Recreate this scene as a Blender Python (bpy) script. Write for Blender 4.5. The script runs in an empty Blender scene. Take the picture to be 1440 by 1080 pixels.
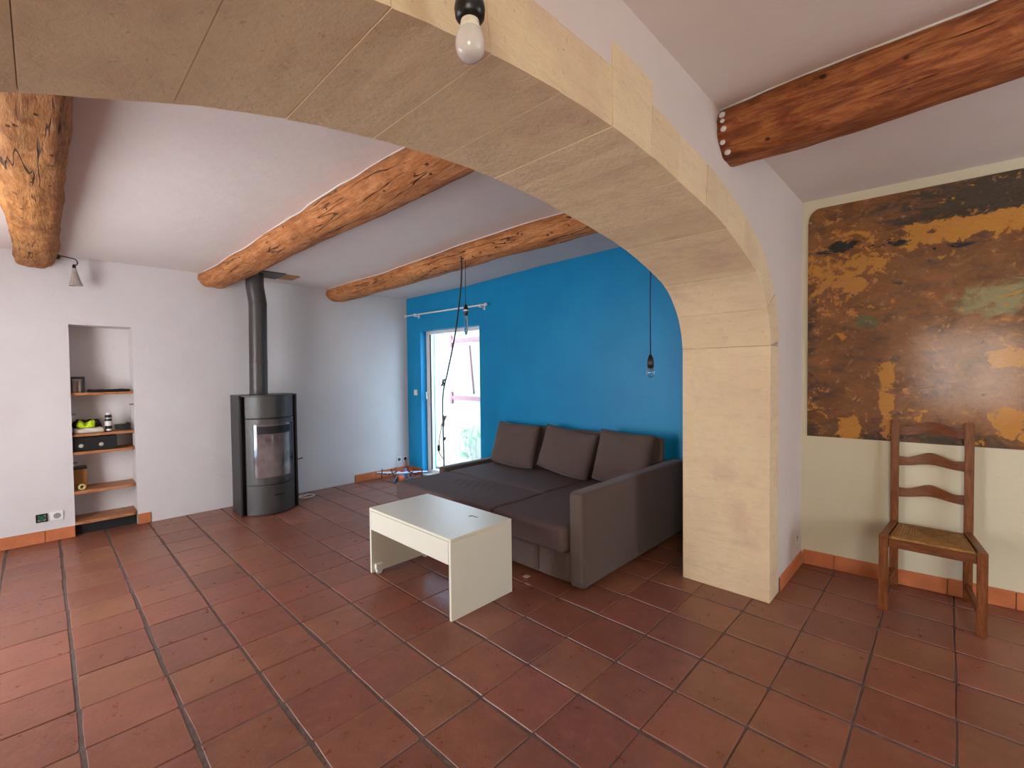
import bpy, bmesh, math, random
from math import pi, sin, cos, radians, sqrt, exp
from mathutils import Vector, Matrix, noise
from mathutils.geometry import tessellate_polygon
random.seed(7)
SC = bpy.context.scene
COL = SC.collection

# ------------------------------------------------------------------ camera
F_PX, PITCH, ROLL, YAW = 637.82, radians(1.4286), radians(-0.6298), radians(43.968)
CAM = Vector((-0.0765, -2.1365, 1.4683))
_f = Vector((cos(YAW), sin(YAW), 0)); _r = Vector((sin(YAW), -cos(YAW), 0)); _u = Vector((0, 0, 1))
FW = _f*cos(PITCH) - _u*sin(PITCH); U2 = _u*cos(PITCH) + _f*sin(PITCH)
RT = _r*cos(ROLL) + U2*sin(ROLL); UP = -_r*sin(ROLL) + U2*cos(ROLL)
cd = bpy.data.cameras.new('camera'); cam = bpy.data.objects.new('camera', cd); COL.objects.link(cam)
cd.sensor_width = 36; cd.lens = F_PX/1440*36; cd.clip_start = 0.02
cam.matrix_world = Matrix(((RT.x, UP.x, -FW.x, CAM.x), (RT.y, UP.y, -FW.y, CAM.y), (RT.z, UP.z, -FW.z, CAM.z), (0, 0, 0, 1)))
SC.camera = cam

def ray(px, py):
    return RT*((px-720)/F_PX) - UP*((py-540)/F_PX) + FW
def on(axis, val, px, py):
    d = ray(px, py); return CAM + d*((val-CAM[axis])/d[axis])
def to_px(p):
    q = Vector(p)-CAM; z = q.dot(FW)
    if z < 0.05: return None
    return (720+F_PX*q.dot(RT)/z, 540-F_PX*q.dot(UP)/z, z)

# ------------------------------------------------------------------ world, lights, exposure
w = bpy.data.worlds.new('sky'); SC.world = w; w.use_nodes = True
bg = w.node_tree.nodes['Background']; bg.inputs[0].default_value = (0.48, 0.72, 1.0, 1); bg.inputs[1].default_value = 13.0
SC.view_settings.view_transform = 'Standard'; SC.view_settings.look = 'None'
SC.view_settings.exposure = -0.1; SC.view_settings.gamma = 1.0; SC.view_settings.use_curve_mapping = False

def area(name, loc, sx, sy, direction, power, color):
    l = bpy.data.lights.new(name, 'AREA'); l.shape = 'RECTANGLE'; l.size = sx; l.size_y = sy
    l.energy = power; l.color = color
    o = bpy.data.objects.new(name, l); COL.objects.link(o); o.location = loc
    o.rotation_euler = Vector(direction).to_track_quat('-Z', 'Y').to_euler()
    return o
XL = -1.53      # left wall face
# daylight through the glazed door of the far room and the window of the near room
area('daylight_far_room', (XL+0.03, 1.55, 1.20), 1.25, 2.0, (1, 0, 0), 72, (1.0, 0.79, 0.60))
area('daylight_near_room', (XL+0.03, -3.25, 1.45), 1.05, 1.1, (1, 0, 0), 52, (1.0, 0.77, 0.44))
area('daylight_behind', (2.7, -4.97, 1.35), 1.1, 1.3, (0, 1, 0), 18, (1.0, 0.76, 0.44))

# ------------------------------------------------------------------ materials
def newmat(name):
    m = bpy.data.materials.new(name); m.use_nodes = True
    nt = m.node_tree; b = nt.nodes['Principled BSDF']
    return m, nt, b
def N(nt, typ, **kw):
    n = nt.nodes.new(typ)
    for k, v in kw.items(): setattr(n, k, v)
    return n
def srgb(r, g, b):
    f = lambda c: (c/255/12.92) if c/255 <= 0.04045 else ((c/255+0.055)/1.055)**2.4
    return (f(r), f(g), f(b), 1)
def coords(nt, scale=(1, 1, 1), kind='Object', loc=(0, 0, 0)):
    tc = N(nt, 'ShaderNodeTexCoord'); mp = N(nt, 'ShaderNodeMapping')
    mp.inputs['Scale'].default_value = scale; mp.inputs['Location'].default_value = loc
    nt.links.new(tc.outputs[kind], mp.inputs[0]); return mp.outputs[0]
def noise_n(nt, vec, scale, detail=4, rough=0.55, dist=0.0):
    n = N(nt, 'ShaderNodeTexNoise'); n.inputs['Scale'].default_value = scale; n.inputs['Detail'].default_value = detail
    n.inputs['Roughness'].default_value = rough; n.inputs['Distortion'].default_value = dist
    if vec is not None: nt.links.new(vec, n.inputs['Vector'])
    return n.outputs['Fac']
def ramp(nt, fac, stops, interp='LINEAR'):
    r = N(nt, 'ShaderNodeValToRGB'); cr = r.color_ramp; cr.interpolation = interp
    while len(cr.elements) < len(stops): cr.elements.new(0.5)
    for e, (p, c) in zip(cr.elements, stops):
        e.position = p; e.color = c if len(c) == 4 else (*c, 1)
    nt.links.new(fac, r.inputs[0]); return r.outputs[0]
def mixc(nt, fac, a, b, mode='MIX'):
    m = N(nt, 'ShaderNodeMix', data_type='RGBA', blend_type=mode)
    for i, v in ((0, fac), (6, a), (7, b)):
        if isinstance(v, (int, float)): m.inputs[i].default_value = v
        elif isinstance(v, tuple): m.inputs[i].default_value = v
        else: nt.links.new(v, m.inputs[i])
    return m.outputs[2]
def math_n(nt, op, a, b=None, c=None):
    m = N(nt, 'ShaderNodeMath', operation=op)
    for i, v in enumerate((a, b, c)):
        if v is None: continue
        if isinstance(v, (int, float)): m.inputs[i].default_value = v
        else: nt.links.new(v, m.inputs[i])
    return m.outputs[0]
def bump(nt, b, height, strength, dist=0.01):
    n = N(nt, 'ShaderNodeBump'); n.inputs['Strength'].default_value = strength; n.inputs['Distance'].default_value = dist
    nt.links.new(height, n.inputs['Height']); nt.links.new(n.outputs[0], b.inputs['Normal'])
W4 = lambda v: (v, v, v, 1)

def mat_plain(name, col, rough=0.5, metal=0.0, var=0.0, vscale=20, bmp=0.0, bscale=60, spec=0.5):
    m, nt, b = newmat(name)
    b.inputs['Roughness'].default_value = rough; b.inputs['Metallic'].default_value = metal
    b.inputs['Specular IOR Level'].default_value = spec
    v = coords(nt)
    if var > 0:
        f = noise_n(nt, v, vscale, 5)
        lo = tuple(c*(1-var) for c in col[:3]); hi = tuple(min(1, c*(1+var)) for c in col[:3])
        nt.links.new(ramp(nt, f, [(0.3, lo), (0.7, hi)]), b.inputs['Base Color'])
    else:
        b.inputs['Base Color'].default_value = col
    if bmp > 0: bump(nt, b, noise_n(nt, v, bscale, 4), bmp)
    return m

def mat_plaster(name, col, col2, rough=0.75, bmp=0.25):
    m, nt, b = newmat(name); v = coords(nt)
    f = noise_n(nt, v, 1.3, 6, 0.6); g = noise_n(nt, v, 9, 5, 0.6)
    c = mixc(nt, ramp(nt, f, [(0.35, (0, 0, 0)), (0.7, (1, 1, 1))]), col, col2)
    c = mixc(nt, math_n(nt, 'MULTIPLY', g, 0.12), c, tuple(x*0.75 for x in col[:3])+(1,))
    nt.links.new(c, b.inputs['Base Color']); b.inputs['Roughness'].default_value = rough
    b.inputs['Specular IOR Level'].default_value = 0.3
    h = math_n(nt, 'ADD', math_n(nt, 'MULTIPLY', f, 2.0), math_n(nt, 'MULTIPLY', g, 0.5))
    bump(nt, b, h, bmp, 0.02)
    return m

PLASTER = mat_plaster('white_plaster', (0.68, 0.63, 0.60, 1), (0.63, 0.57, 0.54, 1))
PLASTER_N = mat_plaster('mauve_cast_plaster', (0.70, 0.60, 0.54, 1), (0.65, 0.54, 0.49, 1))  # white plaster with the mauve bounce from the floor put into its colour
PLASTER_C = mat_plaster('warm_cast_wall_paint', (0.68, 0.60, 0.42, 1), (0.64, 0.56, 0.40, 1))  # white wall paint, tinted with the warm cast of the light
CEIL = mat_plaster('ceiling_paint', (0.76, 0.67, 0.61, 1), (0.71, 0.61, 0.56, 1), 0.6, 0.3)
BLUE = mat_plaster('blue_wall_paint', srgb(10, 142, 192), srgb(6, 128, 182), 0.45, 0.12)
EXT = mat_plaster('exterior_render', (0.50, 0.43, 0.36, 1), (0.46, 0.38, 0.28, 1))

def make_stone():
    m, nt, b = newmat('limestone'); v = coords(nt)
    f = noise_n(nt, v, 2.0, 6, 0.6); g = noise_n(nt, coords(nt, (2, 2, 9)), 3.2, 7, 0.65); h = noise_n(nt, v, 55, 5, 0.65); k = noise_n(nt, v, 13, 6, 0.65)
    c = ramp(nt, f, [(0.3, srgb(222, 194, 160)), (0.55, srgb(230, 205, 166)), (0.75, srgb(214, 180, 152))])
    c = mixc(nt, ramp(nt, g, [(0.50, W4(0)), (0.85, W4(0.35))]), c, srgb(180, 148, 122))
    c = mixc(nt, ramp(nt, k, [(0.55, W4(0)), (0.85, W4(0.25))]), c, srgb(186, 156, 124))
    c = mixc(nt, ramp(nt, h, [(0.63, W4(0)), (0.72, W4(0.4))]), c, srgb(128, 98, 80))
    oi = N(nt, 'ShaderNodeObjectInfo')
    c = mixc(nt, 1.0, c, ramp(nt, oi.outputs['Random'], [(0, (0.93, 0.92, 0.91)), (1, (1.0, 1.0, 1.0))]), 'MULTIPLY')
    nt.links.new(c, b.inputs['Base Color']); b.inputs['Roughness'].default_value = 0.9
    b.inputs['Specular IOR Level'].default_value = 0.2
    hh = math_n(nt, 'ADD', math_n(nt, 'MULTIPLY', h, 0.3), math_n(nt, 'ADD', math_n(nt, 'MULTIPLY', k, 0.6), math_n(nt, 'ADD', g, f)))
    bump(nt, b, hh, 0.55, 0.014); return m
STONE = make_stone()

def make_tile():
    m, nt, b = newmat('terracotta_tile')
    geo = N(nt, 'ShaderNodeNewGeometry'); oi = N(nt, 'ShaderNodeObjectInfo'); P = geo.outputs['Position']
    r = math_n(nt, 'FRACT', math_n(nt, 'ADD', oi.outputs['Random'], geo.outputs['Random Per Island']))
    f = noise_n(nt, P, 4.5, 6, 0.65, 0.4); g = noise_n(nt, P, 45, 5, 0.7); k = noise_n(nt, P, 14, 6, 0.7, 0.3)
    c = ramp(nt, r, [(0.0, srgb(142, 84, 64)), (0.2, srgb(130, 74, 57)), (0.42, srgb(144, 92, 66)), (0.55, srgb(136, 78, 62)), (0.75, srgb(124, 74, 57)), (0.92, srgb(148, 88, 68)), (1.0, srgb(134, 84, 62))])
    c = mixc(nt, ramp(nt, f, [(0.38, W4(0)), (0.72, W4(0.6))]), c, srgb(106, 64, 48))
    c = mixc(nt, ramp(nt, k, [(0.5, W4(0)), (0.75, W4(0.5))]), c, srgb(162, 112, 90))
    c = mixc(nt, ramp(nt, g, [(0.66, W4(0)), (0.80, W4(0.3))]), c, srgb(100, 62, 48))
    nt.links.new(c, b.inputs['Base Color'])
    rr = ramp(nt, k, [(0.3, W4(0.24)), (0.7, W4(0.46))]); nt.links.new(rr, b.inputs['Roughness'])
    b.inputs['Specular IOR Level'].default_value = 0.55
    bump(nt, b, math_n(nt, 'ADD', math_n(nt, 'ADD', f, math_n(nt, 'MULTIPLY', k, 0.5)), math_n(nt, 'MULTIPLY', g, 0.25)), 0.4, 0.01); return m
TILE = make_tile()
GROUT = mat_plain('grey_mortar', srgb(98, 80, 74), 0.9, var=0.25, vscale=14, bmp=0.4, bscale=90)
PLINTH = mat_plain('terracotta_plinth', srgb(196, 112, 66), 0.5, var=0.16, vscale=7, bmp=0.15)

def make_wood(name, cols, axis='Y', rough=0.5, crack=1.0, sc=1.0, bstr=0.5, mott=0.0):
    m, nt, b = newmat(name)
    def st(k): return tuple(sc*(k if a == axis else 1) for a in 'XYZ')
    f = noise_n(nt, coords(nt, st(0.22)), 26, 7, 0.7, 0.8); g = noise_n(nt, coords(nt, st(0.07)), 75, 5, 0.65, 0.5)
    k = noise_n(nt, coords(nt, st(0.05), loc=(3, 1, 2)), 10, 3, 0.5, 0.15)
    c = ramp(nt, f, [(0.25, cols[0]), (0.45, cols[1]), (0.6, cols[2]), (0.8, cols[1])])
    c = mixc(nt, ramp(nt, g, [(0.42, W4(0)), (0.68, W4(0.55))]), c, cols[0])
    if mott > 0:
        q = noise_n(nt, coords(nt, st(0.5), loc=(1, 7, 4)), 4.5, 6, 0.7, 0.5)
        c = mixc(nt, ramp(nt, q, [(0.50, W4(0)), (0.72, W4(mott))]), c, tuple(x*0.42 for x in cols[0][:3])+(1,))
        # knots: rings around scattered centres
        kv = N(nt, 'ShaderNodeTexVoronoi'); kv.inputs['Scale'].default_value = 2.6; nt.links.new(coords(nt, st(0.6)), kv.inputs['Vector'])
        ring = math_n(nt, 'SINE', math_n(nt, 'MULTIPLY', kv.outputs['Distance'], 110.0))
        near = ramp(nt, kv.outputs['Distance'], [(0.05, W4(1)), (0.16, W4(0))])
        c = mixc(nt, mixc(nt, 1.0, near, ramp(nt, ring, [(0.3, W4(0.15)), (0.9, W4(0.75))]), 'MULTIPLY'), c, tuple(x*0.35 for x in cols[0][:3])+(1,))
    cr = math_n(nt, 'ABSOLUTE', math_n(nt, 'SUBTRACT', k, 0.5))
    crm = ramp(nt, cr, [(0.0, W4(0.95*crack)), (0.006, W4(0.7*crack)), (0.012, W4(0.0))])
    msk = ramp(nt, noise_n(nt, coords(nt, loc=(7, 2, 5)), 2.2, 2), [(0.48, W4(0)), (0.54, W4(1))])
    crm = mixc(nt, 1.0, crm, msk, 'MULTIPLY')
    c = mixc(nt, crm, c, (0.02, 0.01, 0.006, 1))
    vo = N(nt, 'ShaderNodeTexVoronoi'); vo.inputs['Scale'].default_value = 17; nt.links.new(coords(nt, st(0.7)), vo.inputs['Vector'])
    hole = ramp(nt, vo.outputs['Distance'], [(0.10, W4(0.85*crack)), (0.17, W4(0))])
    hsel = N(nt, 'ShaderNodeSeparateColor'); nt.links.new(vo.outputs['Color'], hsel.inputs[0])
    hole = mixc(nt, 1.0, hole, ramp(nt, hsel.outputs[0], [(0.55, W4(0)), (0.6, W4(1))]), 'MULTIPLY')
    c = mixc(nt, hole, c, (0.03, 0.015, 0.008, 1))
    nt.links.new(c, b.inputs['Base Color']); b.inputs['Roughness'].default_value = rough
    b.inputs['Specular IOR Level'].default_value = 0.3
    h = math_n(nt, 'SUBTRACT', math_n(nt, 'ADD', f, math_n(nt, 'MULTIPLY', g, 0.4)), math_n(nt, 'ADD', math_n(nt, 'MULTIPLY', crm, 0.8), math_n(nt, 'MULTIPLY', hole, 0.6)))
    bump(nt, b, h, bstr, 0.015); return m
BEAM = make_wood('old_pine_beam', (srgb(146, 86, 46), srgb(188, 120, 68), srgb(212, 148, 96)), rough=0.75, bstr=0.8, mott=0.55)
BEAM_Y = make_wood('golden_pine_beam', (srgb(120, 72, 34), srgb(166, 106, 54), srgb(194, 136, 78)), rough=0.75, bstr=0.8, mott=0.6)
BEAM_R = make_wood('varnished_beam', (srgb(84, 44, 26), srgb(146, 78, 42), srgb(186, 116, 66)), rough=0.5, bstr=0.8, mott=0.7)
CHAIRW = make_wood('varnished_oak', (srgb(80, 42, 20), srgb(120, 66, 30), srgb(140, 84, 44)), axis='Z', rough=0.3, crack=0.25, sc=2, bstr=0.2)
CHAIRH = make_wood('varnished_oak_rail', (srgb(76, 38, 18), srgb(112, 60, 28), srgb(130, 76, 40)), axis='Y', rough=0.28, crack=0.25, sc=2, bstr=0.2)
SHELFW = make_wood('shelf_pine', (srgb(120, 72, 44), srgb(172, 112, 72), srgb(190, 132, 88)), axis='X', rough=0.5, crack=0.3, sc=1.5, bstr=0.25)
BLACK_METAL = mat_plain('black_stove_steel', srgb(52, 50, 50), 0.45, 0.2, bmp=0.05, bscale=300)
GREY_METAL = mat_plain('grey_stove_steel', srgb(74, 70, 67), 0.42, 0.35, var=0.08, vscale=40, bmp=0.05, bscale=300)
DARK = mat_plain('dark_gap', srgb(18, 17, 17), 0.7)
PIPE = mat_plain('grey_flue_steel', srgb(78, 72, 68), 0.42, 0.4)
FAB = None
def make_fabric():
    m, nt, b = newmat('taupe_fabric'); v = coords(nt)
    f = noise_n(nt, v, 260, 3, 0.7); g = noise_n(nt, v, 4, 4)
    c = ramp(nt, f, [(0.3, srgb(80, 66, 60)), (0.7, srgb(112, 93, 85))])
    c = mixc(nt, math_n(nt, 'MULTIPLY', g, 0.35), c, srgb(70, 58, 54))
    nt.links.new(c, b.inputs['Base Color']); b.inputs['Roughness'].default_value = 0.9
    b.inputs['Specular IOR Level'].default_value = 0.2
    b.inputs['Sheen Weight'].default_value = 0.15; b.inputs['Sheen Roughness'].default_value = 0.5
    bump(nt, b, f, 0.35, 0.003); return m
FAB = make_fabric()
FAB_D = mat_plain('dark_grey_bed_fabric', srgb(98, 81, 78), 0.85, var=0.15, vscale=200, bmp=0.2, bscale=260, spec=0.2)
WHITE_L = mat_plain('white_laminate', srgb(226, 222, 204), 0.35)
WHITE_P = mat_plain('white_plastic', srgb(225, 222, 215), 0.4)
BLACK_P = mat_plain('black_plastic', srgb(16, 15, 15), 0.35)
GREEN_P = mat_plain('green_socket_core', srgb(20, 78, 52), 0.5)
WHITE_M = mat_plain('white_painted_steel', srgb(232, 232, 236), 0.4)
FRAME_W = mat_plain('white_door_frame', srgb(236, 230, 224), 0.45)
RUST = mat_plain('rusty_iron', srgb(150, 92, 88), 0.7, var=0.25)
def make_glass(name, col=(1, 1, 1, 1), rough=0.0):
    m, nt, b = newmat(name)
    b.inputs['Base Color'].default_value = col; b.inputs['Roughness'].default_value = rough
    b.inputs['Transmission Weight'].default_value = 1.0; b.inputs['IOR'].default_value = 1.45
    return m
GLASS = make_glass('clear_bulb_glass')
def make_pane():
    m, nt, b = newmat('window_pane_glass'); out = nt.nodes['Material Output']
    t = N(nt, 'ShaderNodeBsdfTransparent'); t.inputs[0].default_value = (0.95, 0.97, 0.97, 1)
    g = N(nt, 'ShaderNodeBsdfGlossy'); g.inputs['Roughness'].default_value = 0.02
    mx = N(nt, 'ShaderNodeMixShader'); mx.inputs[0].default_value = 0.05
    nt.links.new(t.outputs[0], mx.inputs[1]); nt.links.new(g.outputs[0], mx.inputs[2]); nt.links.new(mx.outputs[0], out.inputs[0]); return m
PANE = make_pane()
OPAL = mat_plain('opal_bulb', srgb(206, 196, 188), 0.12); OPAL.node_tree.nodes['Principled BSDF'].inputs['Subsurface Weight'].default_value = 0.2
BULB_NECK = mat_plain('cream_bulb_collar', srgb(226, 216, 190), 0.4)
def make_sooty():
    m, nt, b = newmat('sooty_stove_glass'); v = coords(nt, (1, 1, 1))
    f = noise_n(nt, v, 4, 4, 0.55)
    c = ramp(nt, f, [(0.30, srgb(52, 46, 46)), (0.5, srgb(106, 94, 92)), (0.75, srgb(132, 118, 114))])
    nt.links.new(c, b.inputs['Base Color']); b.inputs['Roughness'].default_value = 0.07
    b.inputs['Coat Weight'].default_value = 0.6; b.inputs['Coat Roughness'].default_value = 0.03; return m
SOOTY = make_sooty()

# ------------------------------------------------------------------ mesh helpers
def obj(name, bm, m, parent=None, smooth=False, loc=None, fix=True):
    me = bpy.data.meshes.new(name)
    if fix: bmesh.ops.recalc_face_normals(bm, faces=bm.faces)
    bm.to_mesh(me); bm.free()
    if smooth:
        for p in me.polygons: p.use_smooth = True
    o = bpy.data.objects.new(name, me); COL.objects.link(o)
    if m is not None: me.materials.append(m)
    if parent is not None:
        o.parent = parent
        o.matrix_parent_inverse = Matrix.Translation(-Vector(parent.location)) if parent.type == 'EMPTY' else Matrix()
    if loc is not None: o.location = loc
    return o
def smooth_by_angle(o, ang=35):
    me = o.data
    for p in me.polygons: p.use_smooth = True
    bm = bmesh.new(); bm.from_mesh(me)
    for e in bm.edges:
        e.smooth = not (len(e.link_faces) == 2 and e.calc_face_angle(0) > radians(ang))
    bm.to_mesh(me); bm.free()
    return o
def box(bm, x0, x1, y0, y1, z0, z1, bev=0.0, seg=2):
    t = bmesh.new()
    bmesh.ops.create_cube(t, size=1)
    bmesh.ops.scale(t, vec=(abs(x1-x0), abs(y1-y0), abs(z1-z0)), verts=t.verts)
    bmesh.ops.translate(t, vec=((x0+x1)/2, (y0+y1)/2, (z0+z1)/2), verts=t.verts)
    if bev > 0: bmesh.ops.bevel(t, geom=t.edges[:], offset=bev, segments=seg, affect='EDGES', profile=0.6)
    merge(bm, t); return bm
def merge(bm, t):
    mp = {}
    for v in t.verts: mp[v] = bm.verts.new(v.co)
    for f in t.faces:
        try: bm.faces.new([mp[v] for v in f.verts])
        except ValueError: pass
    t.free()
def BX(x0, x1, y0, y1, z0, z1, bev=0.0, seg=2):
    return box(bmesh.new(), x0, x1, y0, y1, z0, z1, bev, seg)
def lathe(bm, prof, seg=24, base=(0, 0, 0), axis=(0, 0, 1), cap=True):
    q = Vector((0, 0, 1)).rotation_difference(Vector(axis)); base = Vector(base)
    rings = []
    for r, z in prof:
        rings.append([bm.verts.new(base + q @ Vector((r*cos(2*pi*i/seg), r*sin(2*pi*i/seg), z))) for i in range(seg)])
    for a, b_ in zip(rings, rings[1:]):
        for i in range(seg):
            bm.faces.new((a[i], a[(i+1) % seg], b_[(i+1) % seg], b_[i]))
    if cap:
        if prof[0][0] > 1e-6: bm.faces.new(list(reversed(rings[0])))
        if prof[-1][0] > 1e-6: bm.faces.new(rings[-1])
    return bm
def tube(bm, pts, r, seg=8, cap=True):
    pts = [Vector(p) for p in pts]; rings = []; n = len(pts); prev = None
    rs = r if isinstance(r, (list, tuple)) else [r]*n
    for i, p in enumerate(pts):
        d = (pts[min(i+1, n-1)] - pts[max(i-1, 0)]).normalized()
        if prev is None:
            a = d.orthogonal().normalized()
        else:
            a = (prev - d*prev.dot(d)); a = a.normalized() if a.length > 1e-6 else d.orthogonal().normalized()
        prev = a; b_ = d.cross(a)
        rings.append([bm.verts.new(p + (a*cos(2*pi*k/seg) + b_*sin(2*pi*k/seg))*rs[i]) for k in range(seg)])
    for a, b_ in zip(rings, rings[1:]):
        for k in range(seg): bm.faces.new((a[k], a[(k+1) % seg], b_[(k+1) % seg], b_[k]))
    if cap: bm.faces.new(list(reversed(rings[0]))); bm.faces.new(rings[-1])
    return bm
def spline(pts, n=8):
    pts = [Vector(p) for p in pts]; out = []
    for i in range(len(pts)-1):
        p0, p1, p2, p3 = pts[max(i-1, 0)], pts[i], pts[i+1], pts[min(i+2, len(pts)-1)]
        for k in range(n):
            t = k/n
            out.append(0.5*((2*p1) + (p2-p0)*t + (2*p0-5*p1+4*p2-p3)*t*t + (3*p1-p0-3*p2+p3)*t**3))
    out.append(pts[-1]); return out
def prism(bm, poly, axis, a0, a1):
    """poly: 2D outline; axis 0: (y,z) along x, 1: (x,z) along y, 2: (x,y) along z"""
    def P(u, v, a):
        return {0: (a, u, v), 1: (u, a, v), 2: (u, v, a)}[axis]
    A = [bm.verts.new(P(u, v, a0)) for u, v in poly]; B = [bm.verts.new(P(u, v, a1)) for u, v in poly]
    n = len(poly)
    if n > 4:
        for i, j, k in tessellate_polygon([[Vector((u, v, 0)) for u, v in poly]]):
            bm.faces.new((A[i], A[j], A[k])); bm.faces.new((B[k], B[j], B[i]))
    else: bm.faces.new(A); bm.faces.new(list(reversed(B)))
    for i in range(n): bm.faces.new((A[i], B[i], B[(i+1) % n], A[(i+1) % n]))
    return bm
def rounded(x0, x1, y0, y1, z0, z1, r, cuts=14, fun=None):
    t = bmesh.new(); bmesh.ops.create_cube(t, size=2)
    bmesh.ops.subdivide_edges(t, edges=t.edges[:], cuts=cuts, use_grid_fill=True)
    h = Vector(((x1-x0)/2, (y1-y0)/2, (z1-z0)/2)); c = Vector(((x0+x1)/2, (y0+y1)/2, (z0+z1)/2))
    for v in t.verts:
        p = Vector([h[i]*(0.35*v.co[i]+0.65*sin(v.co[i]*pi/2)) for i in range(3)])
        q = Vector([max(-(h[i]-r), min(h[i]-r, p[i])) for i in range(3)])
        d = p-q
        if d.length > 1e-9: p = q + d.normalized()*min(r, d.length if d.length < r else r)
        v.co = p + c
    if fun:
        for v in t.verts: v.co = fun(v.co.copy())
    return t
def tag(o, label, cat, group=None, kind=None):
    if label: o['label'] = label
    if cat: o['category'] = cat
    if group: o['group'] = group
    if kind: o['kind'] = kind
    return o
def thing(name, label, cat, loc, group=None):
    o = bpy.data.objects.new(name, None); COL.objects.link(o); o.location = loc; o.empty_display_size = 0.1
    return tag(o, label, cat, group)
def struct(name, bm, m, **kw):
    o = obj(name, bm, m, **kw); o['kind'] = 'structure'; return o

# ------------------------------------------------------------------ dimensions
YB, XB, XC = 3.66, 3.70, 3.94          # stove wall, blue wall, chair wall
YN, YF = -1.336, -0.786                # near and far face of the arch wall
YFRONT = -5.0
PU, PV = 0.3171, 0.31                  # tile pitch
NX0, NX1, NZ, ND = 0.105, 0.553, 1.955, 0.28   # niche

# the old right-hand walls are not square to the tiles: they lean a few degrees in plan
def lean(o, f):
    for v in o.data.vertices: v.co.x += f(v.co.y)
    for c in o.children: lean(c, f)
    return o
LEAN_BLUE = lambda y: 0.072*(YB-y)
LEAN_NEAR = lambda y: 0.08*(YN-y) - 0.035
# ------------------------------------------------------------------ floor with single tiles
floor = struct('floor', BX(XL-0.1, 4.25, YFRONT-0.1, YB+0.35, -0.12, -0.004), GROUT)
variants = []
for k in range(8):
    rnd = random.Random(k); hw, hh = (PU-0.016)/2, (PV-0.0065)/2
    t = bmesh.new(); rings = []
    cr = [(-1, -1), (1, -1), (1, 1), (-1, 1)]; jit = [(rnd.uniform(-.004, .003), rnd.uniform(-.0025, .0025)) for _ in range(8)]
    out = []
    for q in range(4):
        a, c = cr[q], cr[(q+1) % 4]
        for w in (0.02, 0.5, 0.98):
            x, y = a[0]+(c[0]-a[0])*w, a[1]+(c[1]-a[1])*w; jx, jy = jit[(q*2+int(w > 0.2)) % 8]
            out.append((x*hw+jx, y*hh+jy))
    for z, k in ((-0.03, 1.0), (-0.0035, 1.0), (0.0, 0.985)):
        rings.append([t.verts.new((x*k, y*k, z)) for x, y in out])
    for a, c in zip(rings, rings[1:]):
        for q in range(12): t.faces.new((a[q], a[(q+1) % 12], c[(q+1) % 12], c[q]))
    t.faces.new(rings[-1])
    me = bpy.data.meshes.new('tile'); bmesh.ops.recalc_face_normals(t, faces=t.faces); t.to_mesh(me); t.free(); me.materials.append(TILE); variants.append(me)
cells = []
hidden = [(2.40, 3.95, -0.40, 1.85), (3.10, 4.2, YN, YF), (3.95, 4.2, -5, 4), (-1.6, -0.68, YN, YF)]
for i in range(-6, 15):
    for j in range(-17, 13):
        cx, cy = (i+0.5)*PU, (j+0.5)*PV
        if cx > 4.15 or cx < XL-0.1 or cy > YB+0.28 or cy < YFRONT: continue
        p = to_px((cx, cy, 0)); size = 0
        if p and -60 < p[0] < 1500 and p[1] < 1150:
            size = 1/p[2]**2
            if any(a < cx < b and c < cy < d for a, b, c, d in hidden): size *= 0.01
            if cy > YB: size *= 0.1
        cells.append((size, cx, cy))
cells.sort(reverse=True)
rest = bmesh.new()
for n, (s, cx, cy) in enumerate(cells):
    rnd = random.Random(n+100); dz = (rnd.random()-0.7)*0.0022
    if n < 295 and s > 0:
        o = bpy.data.objects.new('tile', variants[n % 8]); COL.objects.link(o); o.parent = floor
        o.location = (cx, cy, dz); o.rotation_euler = ((rnd.random()-0.5)*0.006, (rnd.random()-0.5)*0.006, (rnd.random()-0.5)*0.012 + (pi if rnd.random() > 0.5 else 0))
    else:
        t = bmesh.new(); t.from_mesh(variants[n % 8]); bmesh.ops.translate(t, vec=(cx, cy, dz), verts=t.verts); merge(rest, t)
o = obj('tile_field', rest, TILE, floor); o['kind'] = 'stuff'

# ------------------------------------------------------------------ walls
b_ = bmesh.new(); T = 0.35
box(b_, XL-0.2, NX0, YB, YB+T, 0, 2.8); box(b_, NX1, 4.05, YB, YB+T, 0, 2.8)
box(b_, NX0, NX1, YB, YB+T, NZ, 2.8); box(b_, NX0, NX1, YB+ND, YB+T, 0, NZ)
wall_back = struct('wall_back', b_, PLASTER)
DY0, DY1, DZ = 2.178, 3.352, 2.080       # glazed door opening in the blue wall
b_ = bmesh.new()
box(b_, XB, XB+0.25, YF, DY0, 0, 2.8); box(b_, XB, XB+0.25, DY1, YB, 0, 2.8); box(b_, XB, XB+0.25, DY0, DY1, DZ, 2.8)
wall_right = lean(struct('wall_right', b_, BLUE), LEAN_BLUE)
wall_rn = lean(struct('wall_right_near', BX(XC, XC+0.25, YFRONT, YN+0.1, 0, 2.85), PLASTER_C), LEAN_NEAR)
wall_front_b = bmesh.new()
box(wall_front_b, XL-0.2, 2.1, YFRONT-0.25, YFRONT, 0, 2.85); box(wall_front_b, 3.3, XC+0.6, YFRONT-0.25, YFRONT, 0, 2.85)
box(wall_front_b, 2.1, 3.3, YFRONT-0.25, YFRONT, 0, 0.65); box(wall_front_b, 2.1, 3.3, YFRONT-0.25, YFRONT, 2.05, 2.85)
struct('wall_front', wall_front_b, PLASTER_N)
b_ = bmesh.new(); ys = [YFRONT, -3.82, -2.68, 0.85, 2.25, YB]
for k in (0, 2, 4): box(b_, XL-0.2, XL, ys[k], ys[k+1], 0, 2.85)
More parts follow.
